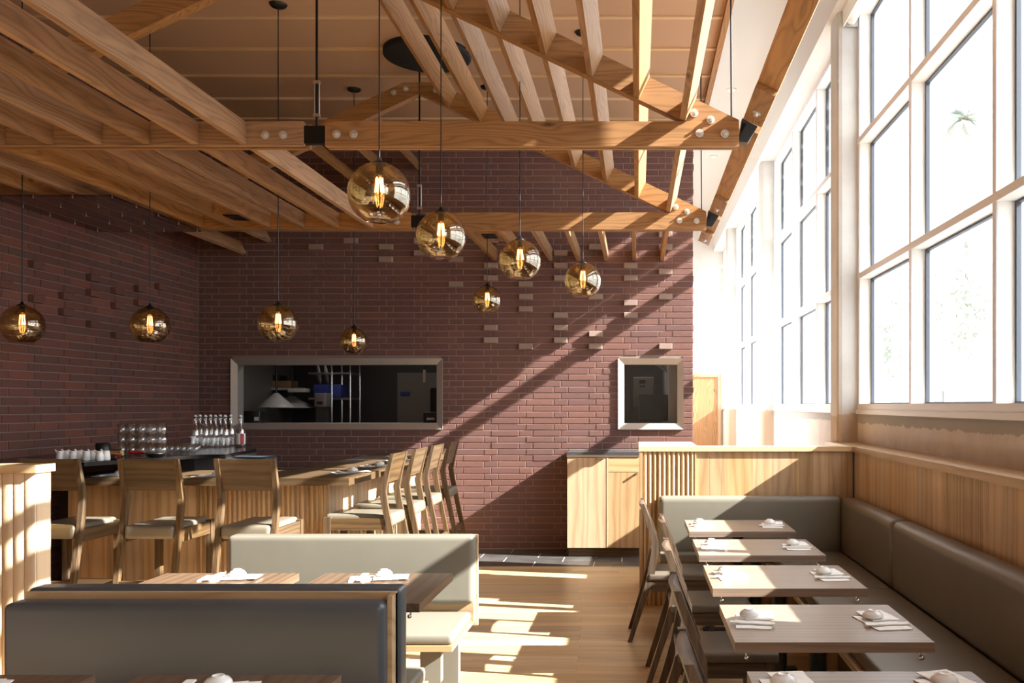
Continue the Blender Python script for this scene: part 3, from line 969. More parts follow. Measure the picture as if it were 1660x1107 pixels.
# kitchen worktop under everything
t = thing('kitchen_counter', 'steel kitchen worktop seen through the wide pass', 'counter', (-3.5, 10.6, 0))
part(t, 'worktop', MB().box(-4.85, -1.8, 10.14, 10.75, 1.36, 1.40), 'kitchen_steel', True)
part(t, 'cabinet_body', MB().box(-4.83, -1.82, 10.16, 10.72, 0.0, 1.36), 'kitchen_dark', True)
kbox('ticket_printer', 'black ticket printer at the left end of the pass', 'printer', 386, 421, 666, 686, 10.25, 0.2, 'black',
     lambda t, W, H: part(t, 'paper_slot', MB().box(W * 0.5, W * 0.9, -0.004, 0.0, H * 0.2, H * 0.5), 'kitchen_steel'))
kbox('card_terminal', 'grey receipt machine at the right end of the pass', 'printer', 686, 709, 668, 686, 10.25, 0.18, 'grey_metal',
     lambda t, W, H: part(t, 'paper', MB().box(-W * 0.5, W * 0.6, -0.003, 0.0, H * 0.3, H * 0.5), 'porcelain'))
kbox('wall_screen', 'tall black screen at the right side of the pass', 'screen', 697, 712, 628, 668, 10.6, 0.04, 'black')
def heat_lamp(lb, px, w, py0, py1, Yv=11.0):
    X = kp(px, Yv); z0, z1 = kz(py1, Yv), kz(py0, Yv); W = w * Yv / FPX
    t = thing('heat_lamp', lb, 'heat lamp', (X, Yv, z0))
    part(t, 'lamp_shade', MB().lathe([(W, 0), (W * 0.12, z1 - z0), (W * 0.08, z1 - z0)], n=28), 'kitchen_steel')
    part(t, 'stem', MB().tube([(0, 0, z1 - z0), (0, 0, 2.7 - z0)], 0.012, 8), 'black')
heat_lamp('left conical steel heat lamp over the pass', 448, 28, 637, 660)
heat_lamp('right conical steel heat lamp over the pass', 474, 35, 642, 661, 11.75)
t = thing('wire_shelving', 'chrome post shelving unit in the middle of the kitchen', 'shelving', (kp(553, 11.6), 11.6, 0))
for px in (538, 568):
    part(t, 'post', MB().tube([(kp(px, 11.6), 11.6, 0.0), (kp(px, 11.6), 11.6, 2.6)], 0.016, 8), 'chrome', True)
    part(t, 'post', MB().tube([(kp(px, 11.6), 12.0, 0.0), (kp(px, 11.6), 12.0, 2.6)], 0.016, 8), 'chrome', True)
for py in (646, 690, 605):
    z = kz(py, 11.6)
    part(t, 'shelf', MB().box(kp(500, 11.6), kp(568, 11.6), 11.6, 12.0, z - 0.012, z + 0.012), 'steel', True)
t = thing('kitchen_shelf', 'white wall shelf on the left of the kitchen', 'shelf', (kp(420, 11.9), 11.9, kz(632, 11.9)))
part(t, 'board', MB().box(kp(396, 11.9), kp(495, 11.9), 11.9, 12.3, kz(632, 11.9), kz(628, 11.9)), 'kitchen_steel', True)
for px in (400, 425):
    part(t, 'bracket', MB().box(kp(px, 11.9), kp(px + 3, 11.9), 11.95, 12.6, kz(655, 11.9), kz(632, 11.9)), 'kitchen_steel', True)
kbox('carton', 'long brown carton on the kitchen wall shelf', 'carton', 421, 470, 617, 627.5, 11.95, 0.3, 'card')
kbox('carton', 'black carton lying on the long brown carton', 'carton', 422, 452, 608, 616.5, 11.95, 0.3, 'black')
kbox('blue_bin', 'deep blue bin on the kitchen shelving unit', 'bin', 508, 552, 623, 644.5, 11.62, 0.3, 'blue_sign')
kbox('control_box', 'grey kitchen control box with a slot, left of the shelving', 'appliance', 509, 528, 637, 660, 11.2, 0.2, 'kitchen_wall',
     lambda t, W, H: (part(t, 'slot', MB().box(-W * 0.5, W * 0.5, -0.004, 0.0, H * 0.2, H * 0.4), 'black'), part(t, 'stand', MB().box(-W * 0.8, W * 0.8, 0.02, 0.18, -t.location.z, -0.001), 'kitchen_dark')))
for px, nm in ((514.5, 'left'), (526.5, 'right')):
    t = solo('plate', MB().lathe([(0.001, 0.0), (0.06, 0.0), (0.14, 0.018), (0.142, 0.022), (0.06, 0.008), (0.001, 0.006)], n=24), 'porcelain',
         '%s white plate standing on edge on top kitchen shelf' % nm, 'plate', (kp(px, 11.8), 11.8, kz(609, 11.8) + 0.01))
    t.rotation_euler = (0, PI / 2 - 0.15, 0.5)
kbox('white_box', 'white box on the upper left kitchen shelf', 'box', 466, 494, 629.5, 636, 11.5, 0.2, 'kitchen_steel')
t = link('door_2', MB().box(kp(644, 12.5), kp(712, 12.5), 12.5, 12.56, 0.0, kz(604, 12.5)).mesh('door_2', 'kitchen_wall')); t['kind'] = 'structure'
part(t, 'sign', MB().box(kp(649, 12.49), kp(664, 12.49), 12.485, 12.499, kz(641, 12.49), kz(635, 12.49)), 'blue_sign')
t = thing('hook_rail', 'steel tool hanging above the pass at the right', 'utensil', (kp(688, 11.0), 11.0, kz(620, 11)))
part(t, 'blade', MB().box(-0.016, 0.016, -0.004, 0.004, 0.0, 0.16), 'steel')
part(t, 'hook', MB().tube([(0, 0, 0.16), (0, 0, 0.2), (0.02, 0, 0.22), (0, 0, 0.25), (0, 0, 0.9)], 0.006, 8), 'black')
# right small opening: machine, monitor, louvred hood
def ex_m(t, W, H):
    part(t, 'stand', MB().box(-W * 0.9, W * 0.9, 0.05, 0.38, -t.location.z, -0.001), 'kitchen_dark')
    part(t, 'display', MB().box(-W * 0.4, 0.2 * W, -0.004, 0.0, H * 0.78, H * 0.9), 'black')
    part(t, 'button', MB().box(-W * 0.35, -W * 0.15, -0.004, 0.0, H * 0.66, H * 0.72), 'black')
    part(t, 'button', MB().box(-W * 0.05, 0.15 * W, -0.004, 0.0, H * 0.66, H * 0.72), 'black')
kbox('kitchen_machine', 'grey machine with display behind the small window', 'appliance', 1026, 1060, 611, 660, 11.2, 0.4, 'kitchen_wall', ex_m)
kbox('monitor', 'black monitor behind the small window', 'monitor', 1036, 1084, 640, 682, 10.35, 0.05, 'black_matte',
     lambda t, W, H: part(t, 'stand', MB().box(-0.06, 0.06, 0.02, 0.14, -0.10, 0.05), 'black'))
t = thing('louvre_hood', 'slanted steel louvre rack behind the small window', 'rack', (kp(1085, 10.9), 10.9, 1.9))
for k in range(7):
    x0 = kp(1060 + k * 5.0, 10.9); x1 = x0 + 0.20
    part(t, 'slat', MB().hexa([(x0, 10.7, kz(590, 10.9)), (x0 + 0.012, 10.7, kz(590, 10.9)), (x1 + 0.012, 10.7, kz(607, 10.9)), (x1, 10.7, kz(607, 10.9)),
                               (x0, 11.1, kz(590, 10.9)), (x0 + 0.012, 11.1, kz(590, 10.9)), (x1 + 0.012, 11.1, kz(607, 10.9)), (x1, 11.1, kz(607, 10.9))]), 'kitchen_steel', True)
t = thing('kitchen_bench', 'steel bench behind the small window', 'counter', (0, 10.6, 0))
part(t, 'worktop', MB().box(-0.9, 0.35, 10.14, 11.0, 1.30, 1.34), 'kitchen_steel', True)
part(t, 'cabinet_body', MB().box(-0.88, 0.33, 10.16, 10.98, 0.0, 1.30), 'kitchen_dark', True)

# ------------------------------------------------------------------ service cabinet by the wall
CBX0, CBX1, CBY = -0.742, 0.02, 9.42
cb = thing('cabinet', 'pale oak service cabinet with dark stone top against brick wall', 'cabinet', (CBX0, CBY, 0))
part(cb, 'carcass', MB().box(CBX0, CBX1, CBY + 0.022, WY - 0.003, 0.10, 1.06), 'oak_z', True)
part(cb, 'plinth', MB().box(CBX0 + 0.01, CBX1, CBY + 0.05, WY - 0.01, 0.0, 0.10), 'stain_x', True, label='brown plinth board')
part(cb, 'top_edge', MB().box(CBX0 - 0.005, CBX1, CBY - 0.006, WY - 0.002, 1.06, 1.085), 'steel', True, label='steel edge strip')
part(cb, 'worktop', MB().box(CBX0 - 0.005, CBX1, CBY - 0.008, WY - 0.002, 1.086, 1.115), 'stone_top', True, label='dark stone top')
d = part(cb, 'door', MB().box(CBX0, -0.325, CBY, CBY + 0.02, 0.10, 1.055), 'oak_z', True)
part(cb, 'handle', MB().box(-0.425, -0.35, CBY - 0.03, CBY, 1.044, 1.056), 'steel', True, parent=d)
part(cb, 'edge_strip', MB().box(-0.322, -0.305, CBY - 0.003, CBY + 0.02, 0.10, 1.055), 'cap', True)
d = part(cb, 'drawer', MB().box(-0.302, CBX1, CBY, CBY + 0.02, 0.905, 1.055), 'oak_x', True)
d = part(cb, 'door', MB().box(-0.302, CBX1, CBY, CBY + 0.02, 0.10, 0.900), 'oak_z', True)
part(cb, 'handle', MB().tube([(-0.01, CBY, 0.885), (-0.01, CBY - 0.03, 0.885)], 0.012, 10), 'steel', True, parent=d)

# ------------------------------------------------------------------ dividers
def ribs(mb, x0, x1, n, yf, z0, z1, depth=0.016):
    w = (x1 - x0) / n
    for k in range(n):
        c = x0 + (k + 0.5) * w
        poly = [(c + w * 0.40 * math.cos(a), yf - depth * math.sin(a)) for a in [PI * j / 8 for j in range(9)]]
        mb.prism(poly, 'z', z0, z1, True)
    return mb
DY = 7.14
dv = thing('divider_wall', 'pale oak partition with fluted end behind the window-side tables', 'partition', (0.9, DY, 0))
part(dv, 'core', MB().box(0.03, 0.47, DY + 0.03, 8.06, 0.0, 1.24).box(0.47, 1.75, DY + 0.035, 7.29, 0.0, 1.24), 'oak_z', True)
xx = [0.475, 0.585, 0.685, 0.722, 0.93, 1.09, 1.25, 1.31, 1.42, 1.55, 1.65, 1.7495]
for a, b in zip(xx[:-1], xx[1:]):
    part(dv, 'board', MB().box(a + 0.0006, b - 0.0006, DY + 0.02, DY + 0.035, 0.0, 1.24), 'oak_z', True)
o = part(dv, 'fluting', ribs(MB().box(0.02, 0.47, DY + 0.024, DY + 0.03, 0, 1.24), 0.045, 0.462, 11, DY + 0.024, 0.0, 1.24), 'oak_z', True)
o['kind'] = 'stuff'
o = part(dv, 'end_post', MB().box(0.018, 0.044, DY + 0.004, DY + 0.05, 0, 1.24).box(0.463, 0.476, DY + 0.008, DY + 0.05, 0, 1.24), 'oak_z', True)
part(dv, 'cap', MB().prism([(0.012, DY), (1.7345, DY), (1.7345, 7.31), (0.492, 7.31), (0.492, 8.08), (0.012, 8.08)], 'z', 1.242, 1.28), 'cap', True)

# fluted divider at the left edge
ld = thing('divider_wall', 'fluted pale oak partition at the left edge, sun falling on it', 'partition', (-4.1, 4.95, 0))
part(ld, 'core', MB().box(LX + 0.002, -3.37, 4.985, 5.10, 0, 1.235), 'oak_light', True)
for k in range(24):
    a = -3.372 - (k + 1) * 0.0625
    part(ld, 'board', MB().rbox(a + 0.001, a + 0.0615, 4.972, 4.9848, 0.0, 1.235, 0.0025, 1), 'oak_light', True)
part(ld, 'cap', MB().box(LX + 0.002, -3.355, 4.95, 5.12, 1.236, 1.28), 'cap', True)

# window-side dado panelling with cap
RX = 1.75
wp = thing('wall_panelling', 'pale oak board panelling under the windows behind the long bench', 'panelling', (RX, 4.5, 0))
part(wp, 'backing', MB().box(RX + 0.018, WX - 0.002, 0.6, 7.30, 0, 1.235), 'oak_z', True)
rg = random.Random(11)
y = 0.8
while y < 7.12:
    w = rg.choice((0.11, 0.14, 0.17, 0.2))
    y1 = min(y + w, 7.13)
    mb = MB()
    if 4.30 < y < 5.05:
        n = max(3, int((y1 - y) / 0.022)); s = (y1 - y) / n
        mb.box(RX + 0.006, RX + 0.018, y, y1, 0.45, 1.235)
        for k in range(n):
            c = y + (k + 0.5) * s
            mb.box(RX, RX + 0.006, c - s * 0.36, c + s * 0.36, 0.45, 1.235)
    else:
        mb.box(RX, RX + 0.018, y + 0.0006, y1 - 0.0006, 0.45, 1.235)
    part(wp, 'board', mb, 'oak_z', True)
    y = y1
part(wp, 'corner_strip', MB().box(1.738, 1.7495, DY + 0.004, DY + 0.019, 0.4, 1.24), 'stain_z', True)
part(wp, 'cap', MB().box(1.735, WX - 0.001, 0.8, 8.2, 1.236, 1.28), 'oak_y', True)

# ------------------------------------------------------------------ window-side banquette
bq = thing('banquette', 'long L-shaped taupe leather bench under the windows', 'bench', (1.4, 5.0, 0))
BT, SZ = 0.89, 0.46
def pad(mbk, *a, r=0.04): return mbk.rbox(*a, r, 4)
part(bq, 'back_cushion', pad(MB(), 0.17, 1.62, 7.0, 7.155, SZ - 0.02, BT, r=0.045), 'leather', True)
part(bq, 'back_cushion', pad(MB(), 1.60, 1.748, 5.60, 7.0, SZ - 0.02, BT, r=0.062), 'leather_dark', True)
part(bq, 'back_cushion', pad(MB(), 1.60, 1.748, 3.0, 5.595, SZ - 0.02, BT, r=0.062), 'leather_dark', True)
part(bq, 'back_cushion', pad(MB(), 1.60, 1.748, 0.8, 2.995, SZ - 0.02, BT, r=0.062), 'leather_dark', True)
part(bq, 'seat_cushion', pad(MB(), 0.17, 1.06, 6.90, 7.02, SZ - 0.075, SZ, r=0.02), 'leather', True)
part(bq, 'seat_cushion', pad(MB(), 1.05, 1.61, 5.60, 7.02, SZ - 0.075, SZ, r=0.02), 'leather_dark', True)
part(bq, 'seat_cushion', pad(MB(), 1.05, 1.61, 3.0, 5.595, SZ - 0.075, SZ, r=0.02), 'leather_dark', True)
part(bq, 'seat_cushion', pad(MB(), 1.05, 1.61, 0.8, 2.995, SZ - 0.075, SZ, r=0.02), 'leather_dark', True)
part(bq, 'seat_board', MB().box(1.02, 1.70, 0.8, 7.1, SZ - 0.105, SZ - 0.076), 'oak_y', True)
part(bq, 'bench_front', MB().box(1.22, 1.25, 0.8, 7.1, 0.0, SZ - 0.106), 'stain_y', True)
for yy in (1.2, 2.6, 4.0, 5.4, 6.6):
    part(bq, 'bench_support', MB().box(1.08, 1.22, yy, yy + 0.04, 0.0, SZ - 0.106), 'oak_z', True)

# ------------------------------------------------------------------ tables, chairs, settings
def make_table(name, label, w, d, loc, group, side):
    t = thing(name, label, 'table', loc, 0, group)
    part(t, 'table_top', MB().box(-w / 2, w / 2, -d / 2, d / 2, 0.712, 0.75), 'table_x' if side == 'x' else 'booth_table')
    part(t, 'pedestal', MB().lathe([(0.036, 0.0), (0.036, 0.66), (0.09, 0.69), (0.09, 0.7115), (0.001, 0.7115)], n=20), 'grey_metal')
    part(t, 'table_base', MB().box(-0.25, 0.25, -0.035, 0.035, 0.0, 0.016).box(-0.035, 0.035, -0.25, 0.25, 0.0, 0.016), 'grey_metal')
    for sx in (-1, 1):
        X = sx * (w / 2 - 0.045); Yh = -d / 2 + 0.03
        h = MB().tube([(X, Yh, 0.711), (X, Yh, 0.695), (X - sx * 0.004, Yh - 0.012, 0.683), (X, Yh - 0.024, 0.690)], 0.004, 6)
        h.lathe([(0.001, 0.010), (0.007, 0.007), (0.010, 0.0), (0.007, -0.007), (0.001, -0.010)], (X, Yh - 0.024, 0.692), 10)
        part(t, 'bag_hook', h, 'chrome')
    return t
ordn = ['nearest window-side table, cut by the bottom edge', 'second nearest window-side table', 'middle window-side table', 'second farthest window-side table', 'farthest window-side table, against the partition bench']
TW, TD = 0.73, 0.61
tabs = []
for k, yc in enumerate((2.58, 3.545, 4.49, 5.415, 6.375)):
    make_table('dining_table', 'greyed oak table top, ' + ordn[k], TW, TD, (0.7215, yc, 0), 'window-side tables', 'x')
    tabs.append(yc)

def place_setting(x, y, z, lab, a=0.0, napk='napkin'):
    n = thing('napkin', 'folded white napkin ' + lab, 'napkin', (x, y, z), a)
    mb = MB()
    rr = random.Random(int(x * 1000) + int(y * 777))
    def sheet(x0, x1, y0, y1, zz, th=0.003, amp=0.004):
        nx_, ny_ = 6, 5
        top = []
        for j in range(ny_ + 1):
            for i in range(nx_ + 1):
                e = (0.35 if i in (0, nx_) or j in (0, ny_) else 1)
                top.append((x0 + (x1 - x0) * i / nx_ + rr.uniform(-1, 1) * 0.003, y0 + (y1 - y0) * j / ny_ + rr.uniform(-1, 1) * 0.003, zz + th + rr.uniform(0, amp) * e))
        k = (nx_ + 1)
        m = len(top)
        bot = [(p[0], p[1], zz) for p in top]
        fs = []
        for j in range(ny_):
            for i in range(nx_):
                q = j * k + i
                fs.append((q, q + 1, q + 1 + k, q + k)); fs.append((m + q, m + q + k, m + q + k + 1, m + q + 1))
        for i in range(nx_):
            fs.append((i, i + 1, m + i + 1, m + i)); q = ny_ * k + i; fs.append((q + 1, q, m + q, m + q + 1))
        for j in range(ny_):
            q = j * k; fs.append((q + k, q, m + q, m + q + k)); q = j * k + nx_; fs.append((q, q + k, m + q + k, m + q))
        mb.add(top + bot, fs, False)
    sheet(-0.14, 0.10, -0.075, 0.065, 0.0004)
    part(n, 'lower_fold', mb, 'paper')
    mb = MB(); sheet(-0.02, 0.145, -0.085, 0.03, 0.0085, 0.0025, 0.003)
    part(n, 'upper_fold', mb, 'paper')
    mb = MB().hexa([(-0.10, -0.085, 0.009), (-0.07, -0.09, 0.009), (-0.055, 0.085, 0.009), (-0.085, 0.09, 0.009), (-0.10, -0.085, 0.013), (-0.07, -0.09, 0.013), (-0.055, 0.085, 0.013), (-0.085, 0.09, 0.013)])
    part(n, 'paper_sleeve', mb, 'paper')
    c, s_ = math.cos(a), math.sin(a)
    dx, dy = 0.025, 0.01
    solo('cup', MB().lathe([(0.040, 0.0), (0.042, 0.002), (0.040, 0.010), (0.031, 0.020), (0.020, 0.024), (0.019, 0.028), (0.015, 0.028), (0.014, 0.025), (0.001, 0.024)], n=28), 'porcelain',
         'upturned white cup ' + lab, 'cup', (x + dx * c - dy * s_, y + dx * s_ + dy * c, z + 0.0155))
tn = ['nearest window-side table', 'second nearest window-side table', 'middle window-side table', 'second farthest window-side table', 'farthest window-side table']
for k, yc in enumerate(tabs):
    place_setting(0.7215 - 0.26, yc + (0.02 if k else 0.12), 0.75, 'on the aisle side of the ' + tn[k], PI / 2 + 0.12 * (-1) ** k)
    place_setting(0.7215 + 0.24, yc + (0.0 if k else 0.13), 0.75, 'on the bench side of the ' + tn[k], PI / 2 + 0.3 - 0.1 * k)

# window-side chairs --------------------------------------------------
def strip(path, wdt, thk, xc):
    """a bent flat post in the local y-z plane: path of (y, z, depth)"""
    mb = MB(); n = len(path)
    L = [(y - d / 2, z) for y, z, d in path]; R = [(y + d / 2, z) for y, z, d in path]
    vs = []
    for (a, z), (b, _) in zip(L, R):
        vs += [(xc - wdt / 2, a, z), (xc + wdt / 2, a, z), (xc + wdt / 2, b, z), (xc - wdt / 2, b, z)]
    fs = [(3, 2, 1, 0), (4 * n - 4, 4 * n - 3, 4 * n - 2, 4 * n - 1)]
    for i in range(n - 1):
        for k in range(4):
            a = 4 * i + k; b = 4 * i + (k + 1) % 4
            fs.append((a, b, b + 4, a + 4))
    return mb.add(vs, fs)
def make_chair(label, loc, rz, group):
    t = thing('dining_chair', label, 'chair', loc, rz, group)
    P = [(0.0, 0.0, 0.030), (0.07, 0.22, 0.036), (0.135, 0.42, 0.050), (0.170, 0.60, 0.052), (0.172, 0.68, 0.046), (0.135, 0.80, 0.034), (0.085, 0.94, 0.026)]
    for sx in (-1, 1):
        part(t, 'rear_leg', strip(P, 0.028, 0, sx * 0.185), 'chair_z')
        part(t, 'front_leg', strip([(0.56, 0.0, 0.028), (0.56, 0.42, 0.04)], 0.032, 0, sx * 0.185), 'chair_z')
        part(t, 'side_rail', MB().box(sx * 0.185 - 0.012, sx * 0.185 + 0.012, 0.15, 0.56, 0.345, 0.415), 'chair_y')
    part(t, 'front_rail', MB().box(-0.172, 0.172, 0.545, 0.572, 0.355, 0.415), 'chair_x')
    part(t, 'rear_rail', MB().box(-0.172, 0.172, 0.13, 0.155, 0.355, 0.415), 'chair_x')
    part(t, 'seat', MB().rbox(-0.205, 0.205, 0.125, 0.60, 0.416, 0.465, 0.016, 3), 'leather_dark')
    bk = MB()
    N = 8
    ya = [(0.148, 0.755), (0.088, 0.93)]
    for i in range(N):
        x0, x1 = -0.172 + 0.344 * i / N, -0.172 + 0.344 * (i + 1) / N
        b0, b1 = -0.02 * math.cos(x0 / 0.172 * PI / 2), -0.02 * math.cos(x1 / 0.172 * PI / 2)
        bk.hexa([(x0, ya[0][0] + b0 - 0.008, 0.755), (x1, ya[0][0] + b1 - 0.008, 0.755), (x1, ya[0][0] + b1 + 0.01, 0.755), (x0, ya[0][0] + b0 + 0.01, 0.755),
                 (x0, ya[1][0] + b0 - 0.008, 0.935), (x1, ya[1][0] + b1 - 0.008, 0.935), (x1, ya[1][0] + b1 + 0.01, 0.935), (x0, ya[1][0] + b0 + 0.01, 0.935)])
    part(t, 'backrest', bk, 'chair_x')
    return t
c0 = make_chair('farthest grey-brown wooden chair, drawn out from the farthest window-side table', (-0.05, 6.24, 0), -PI / 2, 'chairs at the window-side tables')
for loc, lb in (((0.065, 5.31, 0), 'grey-brown wooden chair at the second farthest window-side table'),
                ((0.06, 4.32, 0), 'grey-brown wooden chair at the middle window-side table'),
                ((0.06, 3.42, 0), 'grey-brown wooden chair at the second nearest window-side table'),
                ((0.05, 2.51, 0), 'grey-brown wooden chair at the bottom edge, nearest the camera')):
    c = tree_copy(c0); c.location = loc; c['label'] = lb

# ------------------------------------------------------------------ left booths
for nm, xc, w, lb, y0, y1, grp in (
        ('dining_table', -2.08, 0.68, 'brown oak table in the middle booth, left one', 3.87, 4.57, 1),
        ('dining_table', -1.275, 0.65, 'brown oak table in the middle booth, right one by the aisle', 3.87, 4.57, 1),
        ('dining_table', -2.08, 0.68, 'dark brown table at the bottom left corner', 2.15, 2.85, 1),
        ('dining_table', -1.275, 0.65, 'dark brown table at the bottom edge, right of the corner one', 2.15, 2.85, 1)):
    make_table(nm, lb, w, y1 - y0, (xc, (y0 + y1) / 2, 0), 'booth tables', 'y')
for x, y, lb, a in ((-2.03, 4.44, 'at the far side of the left middle booth table', 0.1), (-2.11, 3.99, 'at the near side of the left middle booth table', -0.1),
                 (-1.29, 4.43, 'at the far side of the right middle booth table', 0.2), (-1.27, 4.0, 'at the near side of the right middle booth table', 0.0),
                 (-2.08, 2.72, 'on the table in the bottom left corner', 0.1), (-1.30, 2.69, 'on the bottom edge table right of the corner', 0.2)):
    place_setting(x, y, 0.75, lb, a)

b1 = thing('booth_bench', 'double-sided booth bench in front, shade-darkened leather back facing the camera', 'bench', (-1.63, 3.35, 0))
XA, XB = -2.335, -0.935
part(b1, 'back_cushion', MB().rbox(XA, XB, 3.26, 3.37, SZ - 0.05, 0.885, 0.030, 4), 'leather_shaded', True)
part(b1, 'back_frame', MB().box(XA + 0.01, XB + 0.018, 3.37, 3.395, 0.36, 0.905).box(XB + 0.0, XB + 0.018, 3.32, 3.395, 0.36, 0.90), 'oak_x', True)
part(b1, 'back_cushion', MB().rbox(XA, XB + 0.028, 3.396, 3.50, SZ - 0.05, 0.915, 0.022, 4), 'leather_shaded', True)
part(b1, 'seat_cushion', MB().rbox(XA, XB, 2.80, 3.27, SZ - 0.065, SZ, 0.02, 3), 'leather', True)
part(b1, 'seat_cushion', MB().rbox(XA, XB, 3.49, 3.93, SZ - 0.065, SZ, 0.02, 3), 'leather', True)
part(b1, 'seat_board', MB().box(XA, XB + 0.01, 2.80, 3.93, SZ - 0.095, SZ - 0.066), 'oak_x', True)
for x in (XA + 0.1, XB - 0.17):
    for y in (2.92, 3.74):
        part(b1, 'leg', MB().box(x, x + 0.10, y, y + 0.06, 0.0, SZ - 0.0955), 'leather', True)
b2 = thing('booth_bench', 'greige leather booth bench below the bar stools, facing the camera', 'bench', (-1.6, 4.8, 0))
part(b2, 'back_cushion', MB().rbox(-2.29, -0.915, 4.95, 5.06, 0.505, 0.885, 0.03, 4), 'leather', True)
part(b2, 'back_frame', MB().box(-2.28, -0.91, 5.062, 5.09, 0.36, 0.875), 'oak_x', True)
part(b2, 'rear_rail', MB().box(-2.28, -0.92, 4.99, 5.06, 0.40, 0.505), 'oak_x', True)
part(b2, 'seat_cushion', MB().rbox(-2.29, -0.93, 4.47, 4.98, SZ - 0.055, SZ, 0.024, 4), 'leather', True)
part(b2, 'seat_board', MB().box(-2.29, -0.93, 4.46, 5.06, SZ - 0.085, SZ - 0.056), 'oak_x', True)
for x in (-2.2, -1.115):
    part(b2, 'leg', MB().box(x, x + 0.105, 4.56, 4.62, 0, SZ - 0.0855), 'leather', True)
    part(b2, 'leg', MB().box(x + 0.03, x + 0.135, 4.86, 4.92, 0, SZ - 0.0855), 'leather', True)

# ------------------------------------------------------------------ bar
BH = 1.067
bar = thing('bar_counter', 'L-shaped bar with thick brown oak top and fluted oak front', 'bar', (-3.3, 7.2, 0))
top = [(LX + 0.45, 6.65), (-2.16, 6.65), (-2.16, WY - 0.004), (-2.96, WY - 0.004), (-2.90, 7.45), (LX + 0.45, 7.45)]
part(bar, 'bar_top', MB().prism(top, 'z', BH - 0.056, BH), 'stain_x', True)
part(bar, 'bar_body', MB().prism([(LX + 0.47, 6.92), (-2.42, 6.92), (-2.42, WY - 0.006), (-2.80, WY - 0.006), (-2.80, 7.30), (LX + 0.47, 7.30)], 'z', 0.0, BH - 0.057), 'oak_z', True)
o = part(bar, 'fluting', ribs(MB(), -3.42, -2.44, 26, 6.92, 0.0, BH - 0.058, 0.013), 'oak_z', True); o['kind'] = 'stuff'
x = -4.40
while x < -3.44:
    x1 = min(x + 0.14, -3.43)
    part(bar, 'front_board', MB().box(x + 0.001, x1 - 0.001, 6.904, 6.92, 0.0, BH - 0.058), 'oak_z', True)
    x = x1
y = 6.93
while y < 9.8:
    y1 = min(y + 0.16, 9.9)
    part(bar, 'side_board', MB().box(-2.42, -2.405, y + 0.0008, y1 - 0.0008, 0.0, BH - 0.058), 'oak_z', True)
    y = y1
for x, y, lb, a in ((-4.03, 6.86, 'on the bar behind the first stool from the left', 0.0), (-3.26, 6.84, 'on the bar between the second and third front stools', 0.0),
                    (-2.33, 7.2, 'on the bar corner, nearest the side stools', 0.6), (-2.33, 7.95, 'on the bar side, second from the corner', 0.5), (-2.33, 8.75, 'on the bar side, farthest toward the brick wall', 0.4)):
    place_setting(x, y, BH, lb, a)

def make_stool(label, loc, rz, group):
    t = thing('bar_stool', label, 'bar stool', loc, rz, group)
    P = [(-0.20, 0.0, 0.034), (-0.10, 0.45, 0.040), (-0.015, 0.86, 0.048), (0.0, 0.965, 0.050), (-0.030, 1.09, 0.036), (-0.072, 1.245, 0.026)]
    for sx in (-1, 1):
        part(t, 'rear_leg', strip(P, 0.034, 0, sx * 0.193), 'stain_z')
        part(t, 'front_leg', strip([(0.42, 0.0, 0.045), (0.42, 0.765, 0.055)], 0.040, 0, sx * 0.190), 'stain_z')
        part(t, 'side_rail', MB().box(sx * 0.190 - 0.013, sx * 0.190 + 0.013, -0.01, 0.40, 0.665, 0.755), 'stain_y')
        part(t, 'side_stretcher', MB().box(sx * 0.190 - 0.010, sx * 0.190 + 0.010, -0.10, 0.40, 0.27, 0.32), 'stain_y')
    part(t, 'front_rail', MB().box(-0.172, 0.172, 0.41, 0.435, 0.68, 0.755), 'stain_x')
    part(t, 'foot_rest', MB().box(-0.172, 0.172, 0.40, 0.435, 0.27, 0.325), 'steel', label='steel faced foot rest')
    part(t, 'rear_stretcher', MB().box(-0.178, 0.178, -0.125, -0.10, 0.36, 0.41), 'stain_x')
    st = MB().rbox(-0.172, 0.172, -0.075, 0.45, 0.690, 0.785, 0.032, 4)
    part(t, 'seat', st, 'leather_stool')
    bk = MB()
    bk.hexa([(-0.178, -0.018, 1.02), (0.178, -0.018, 1.02), (0.178, 0.004, 1.02), (-0.178, 0.004, 1.02),
             (-0.178, -0.080, 1.243), (0.178, -0.080, 1.243), (0.178, -0.062, 1.243), (-0.178, -0.062, 1.243)])
    part(t, 'backrest', bk, 'stain_x')
    return t
s0 = make_stool('leftmost front bar stool, half hidden by the fluted partition', (-4.05, 6.18, 0), 0, 'bar stools in front of the bar')
for x, lb in ((-3.365, 'middle front bar stool with wooden back toward the camera'), (-2.70, 'right front bar stool, behind the left end of the booth bench')):
    c = tree_copy(s0); c.location = (x, 6.18, 0); c['label'] = lb
for y, lb in ((6.93, 'nearest of the four side bar stools, at the bar corner'), (7.62, 'second of the four side bar stools from the bar corner'),
              (8.28, 'third of the four side bar stools from the bar corner'), (9.0, 'farthest side bar stool, next to the brick wall')):
    c = tree_copy(s0); c.location = (-1.93, y, 0); c.rotation_euler = (0, 0, PI / 2); c['label'] = lb; c['group'] = 'bar stools along the bar side'

# ------------------------------------------------------------------ back bar and its contents
SH = 1.20
bb = thing('back_bar', 'black topped back bar along the left brick wall', 'counter', (-4.2, 7.6, 0))
poly = [(-3.46, 7.50), (-3.60, 8.38), (-3.98, 9.15), (LX + 0.004, 9.15), (LX + 0.004, 6.35), (-3.97, 6.35), (-3.80, 7.50)]
poly = [(-3.47, 7.50), (-3.60, 8.38), (-3.98, 9.15), (LX + 0.004, 9.15), (LX + 0.004, 6.30), (-4.47, 6.30), (-4.47, 7.48), (-3.60, 7.48)]
